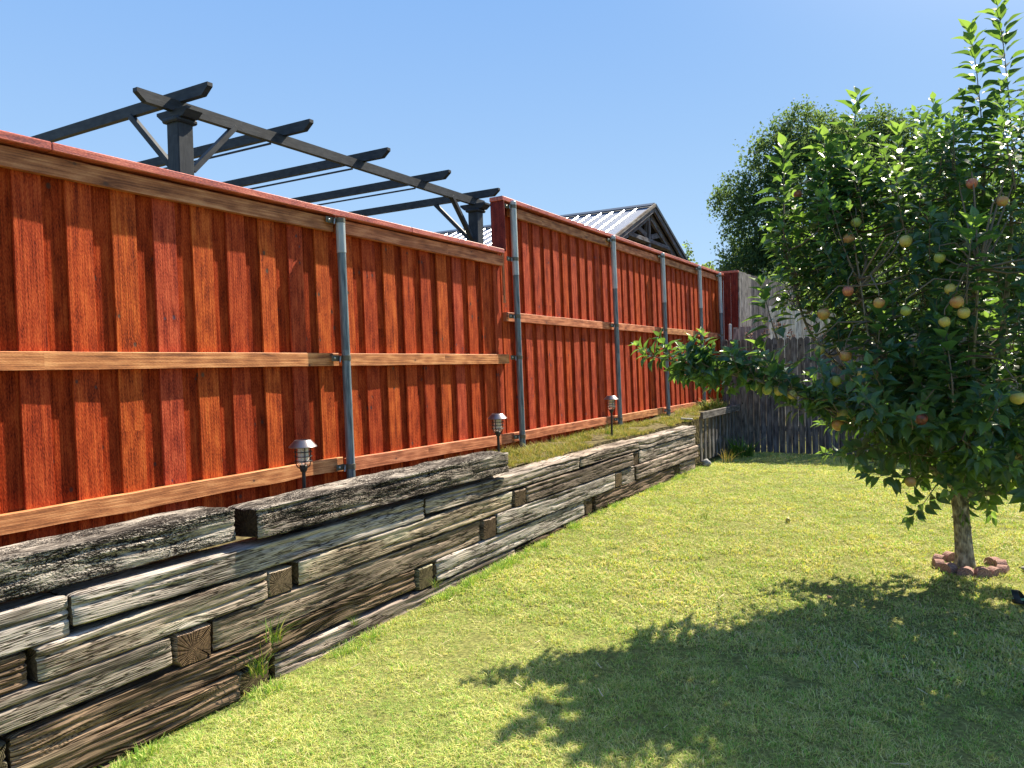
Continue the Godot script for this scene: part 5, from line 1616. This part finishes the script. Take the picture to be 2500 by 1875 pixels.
func weeds() -> void:
	var r := RandomNumberGenerator.new()
	r.seed = 31
	var G := Color(0.10, 0.19, 0.03)
	var Y := Color(0.34, 0.34, 0.09)
	var S := Color(0.46, 0.35, 0.17)
	# individual clumps
	var green := tuft_mesh(61, 46, 0.20, 0.05, 0.9, 0.005, [G, G, Y])
	var bush := tuft_mesh(62, 90, 0.20, 0.10, 0.8, 0.012, [Color(0.07, 0.15, 0.03), G])
	var yel := tuft_mesh(63, 120, 0.17, 0.12, 0.9, 0.010, [Color(0.30, 0.33, 0.05), Color(0.22, 0.30, 0.05)])
	var dry := tuft_mesh(64, 40, 0.16, 0.06, 0.8, 0.004, [S, S, Y])
	for q in [[green, Vector3(-3.045, 0.10, -2.63), 0.95, "wiry green weed growing from the gap in the lower ties near the camera"], [green, Vector3(-3.03, 0.24, -2.72), 0.8, "green weed sprouting higher on the tie wall above the round end grain"], [green, Vector3(-3.06, 0.13, -3.35), 0.35, "tiny weed in the joint below the wavy grained tie"],
			[green, Vector3(-3.04, 0.15, -4.12), 0.45, "small weed under the green stained tie end"], [green, Vector3(-3.08, 0.78, -2.72), 0.32, "wisp of grass under the end of the overhanging cap tie"], [dry, Vector3(-3.52, 0.72, -1.80), 0.9, "thin grass stems standing at the fence foot at the left edge"],
			[green, Vector3(-2.08, 0.17, -7.0), 0.55, "dark green grass clump out on the sunny lawn"], [green, Vector3(-2.0, 0.04, -5.2), 0.35, "small green sprig on the lawn before the wall middle"], [bush, Vector3(-2.9, 0.20, -11.7), 1.9, "dark green bushy weed in the shade of the low slatted fence"], [dry, Vector3(-2.92, 0.20, -11.0), 1.5, "dry brown weeds at the foot of the low slatted fence"],
			[yel, Vector3(-3.4, 0.86, -12.0), 1.5, "bright yellow green plant lit in the corner behind the low slatted fence"], [yel, Vector3(-3.5, 0.86, -12.6), 1.4, "sunny yellow green plant beneath the far end of the red fence"], [dry, Vector3(-3.55, 0.85, -10.9), 1.2, "dry pale weeds behind the low slatted fence near the fifth pole"],
			[dry, Vector3(-3.5, 0.77, -6.3), 1.1, "straggly dry weed at the foot of the second steel pole"], [green, Vector3(-3.55, 0.79, -8.25), 1.0, "weed beside the farthest path light"], [green, Vector3(-0.30, 0.02, -5.15), 0.5, "sunlit grass clump inside the tree shadow"], [green, Vector3(-2.98, 0.22, -9.3), 0.55, "grass clump at the lawn edge by the far end of the wall"]]:
		var o := put("weed_clump", q[0], M.grass, self, Transform3D(Basis(UP, r.randf() * 6.0) * q[2], q[1]))
		tag(o, q[3], "weed", "weeds along the wall and lawn")
	# ground cover of the bed
	var bed := thing("bed_grass", "sparse yellowing grass covering the soil of the raised bed", "grass", Vector3(-3.5, 0.78, -7.5))
	bed.set_meta("kind", "stuff")
	var m1 := tuft_mesh(65, 30, 0.055, 0.05, 0.9, 0.0035, [Y, G, S])
	var m2 := tuft_mesh(66, 16, 0.11, 0.03, 0.8, 0.003, [S, Y, S])
	var xs := []
	var cs := []
	var x2 := []
	var nz := noise(55, 2)
	for k in 4200:
		var x := r.randf_range(-3.86, -3.29)
		var z := r.randf_range(-12.4, -1.0)
		if z > -4.8 and r.randf() < 0.93: continue
		var d := nz.get_noise_2d(x * 2.0, z * 1.2)
		if d < -0.08: continue
		var p := Vector3(x, terrace_y(x, z), z) - bed.position
		xs.append(Transform3D(Basis(UP, r.randf() * 6.3) * r.randf_range(0.6, 1.2), p))
		cs.append(Color(1, 1, 1) * r.randf_range(0.7, 1.25))
		if r.randf() < 0.2: x2.append(Transform3D(Basis(UP, r.randf() * 6.3) * r.randf_range(0.5, 1.2), p))
	many("low_grass", m1, M.grass, xs, cs, bed)
	many("tall_grass", m2, M.grass, x2, [], bed)

# ---------------------------------------------------------------- lawn
func lawn_grass() -> void:
	var r := RandomNumberGenerator.new()
	r.seed = 8
	var lawn := thing("lawn_grass", "short dense yellow green grass of the mown lawn", "grass", Vector3(0, 0.1, -6))
	lawn.set_meta("kind", "stuff")
	var G := Color(0.22, 0.43, 0.065)
	var Y := Color(0.60, 0.62, 0.21)
	var S := Color(0.72, 0.66, 0.36)
	var fine := []
	for k in 3: fine.append(tuft_mesh(20 + k, 34, 0.029, 0.040, 1.25, 0.0028, [G, G, Y, Y, Y, S], 2))
	var far := tuft_mesh(30, 34, 0.034, 0.075, 1.2, 0.0055, [G, Y, Y, Y, S], 2)
	var xs := [[], [], [], []]
	var cs := [[], [], [], []]
	var nz := noise(56, 3)
	var n2 := noise(57, 2)
	var z := -0.9
	while z > -12.55:
		var dist := sqrt(z * z * 1.1 + 1.5)
		var dens := clampf(11000.0 / (dist * dist), 280.0, 2600.0)
		var dz := 0.1
		# the strip of lawn the camera sees, with a margin
		var x0 := -3.13 if z < -1.2 else -3.13
		var x1 := minf(4.0, 1.3 + 0.16 * -z)
		if z < -6.0: x1 = minf(4.5, 1.3 + 0.16 * -z + 0.6)
		for k in int(dens * dz * (x1 - x0)):
			var x := r.randf_range(x0, x1)
			var zz := z - r.randf() * dz
			if Vector2(x, zz).length() < 1.0: continue
			if zz > -2.0 and x < -0.5 and x > -3.13 and Vector2(x, zz).normalized().dot(Vector2(-0.506, -0.862)) < 0.70: continue
			var q := nz.get_noise_2d(x * 1.1, zz * 1.1)
			var q2 := n2.get_noise_2d(x * 5.0, zz * 5.0)
			var c := Color(1.0, 1.0, 1.0).lerp(Color(1.12, 1.05, 1.15), clampf(0.4 + q * 1.1 + q2 * 0.5, 0.0, 1.0)).lerp(Color(0.72, 0.86, 0.68), clampf(-q * 1.0 - q2 * 0.7, 0.0, 1.0)) * r.randf_range(0.85, 1.15)
			var kind := 3 if dens < 560.0 else r.randi() % 3
			var s := r.randf_range(0.7, 1.25) * (1.0 + 0.45 * q2 + 0.25 * q)
			var b := Basis(UP, r.randf() * TAU) * Basis(Vector3.RIGHT, r.randfn() * 0.12)
			b = b.scaled(Vector3(s, s * r.randf_range(0.75, 1.3), s))
			xs[kind].append(Transform3D(b, Vector3(x, lawn_y(x, zz), zz) - lawn.position))
			cs[kind].append(c)
		z -= dz
	var total := 0
	for k in 4:
		total += xs[k].size()
		many("grass_tufts", fine[k] if k < 3 else far, M.grass, xs[k], cs[k], lawn)
	# longer green tufts the mower cannot reach along the foot of the wall
	var edge := tuft_mesh(33, 22, 0.065, 0.04, 0.8, 0.0035, [Color(0.16, 0.36, 0.05), Color(0.24, 0.40, 0.07), Y])
	var ex := []
	for k in 900:
		var zz := r.randf_range(-10.2, -1.3)
		if n2.get_noise_2d(zz * 2.2, 4.0) < -0.05 + 0.3 * r.randf(): continue
		var x := -3.07 + absf(r.randfn()) * 0.045
		ex.append(Transform3D(Basis(UP, r.randf() * TAU) * r.randf_range(0.5, 1.3), Vector3(x, lawn_y(x, zz), zz) - lawn.position))
	many("edge_tufts", edge, M.grass, ex, [], lawn)
	print("tufts ", total)
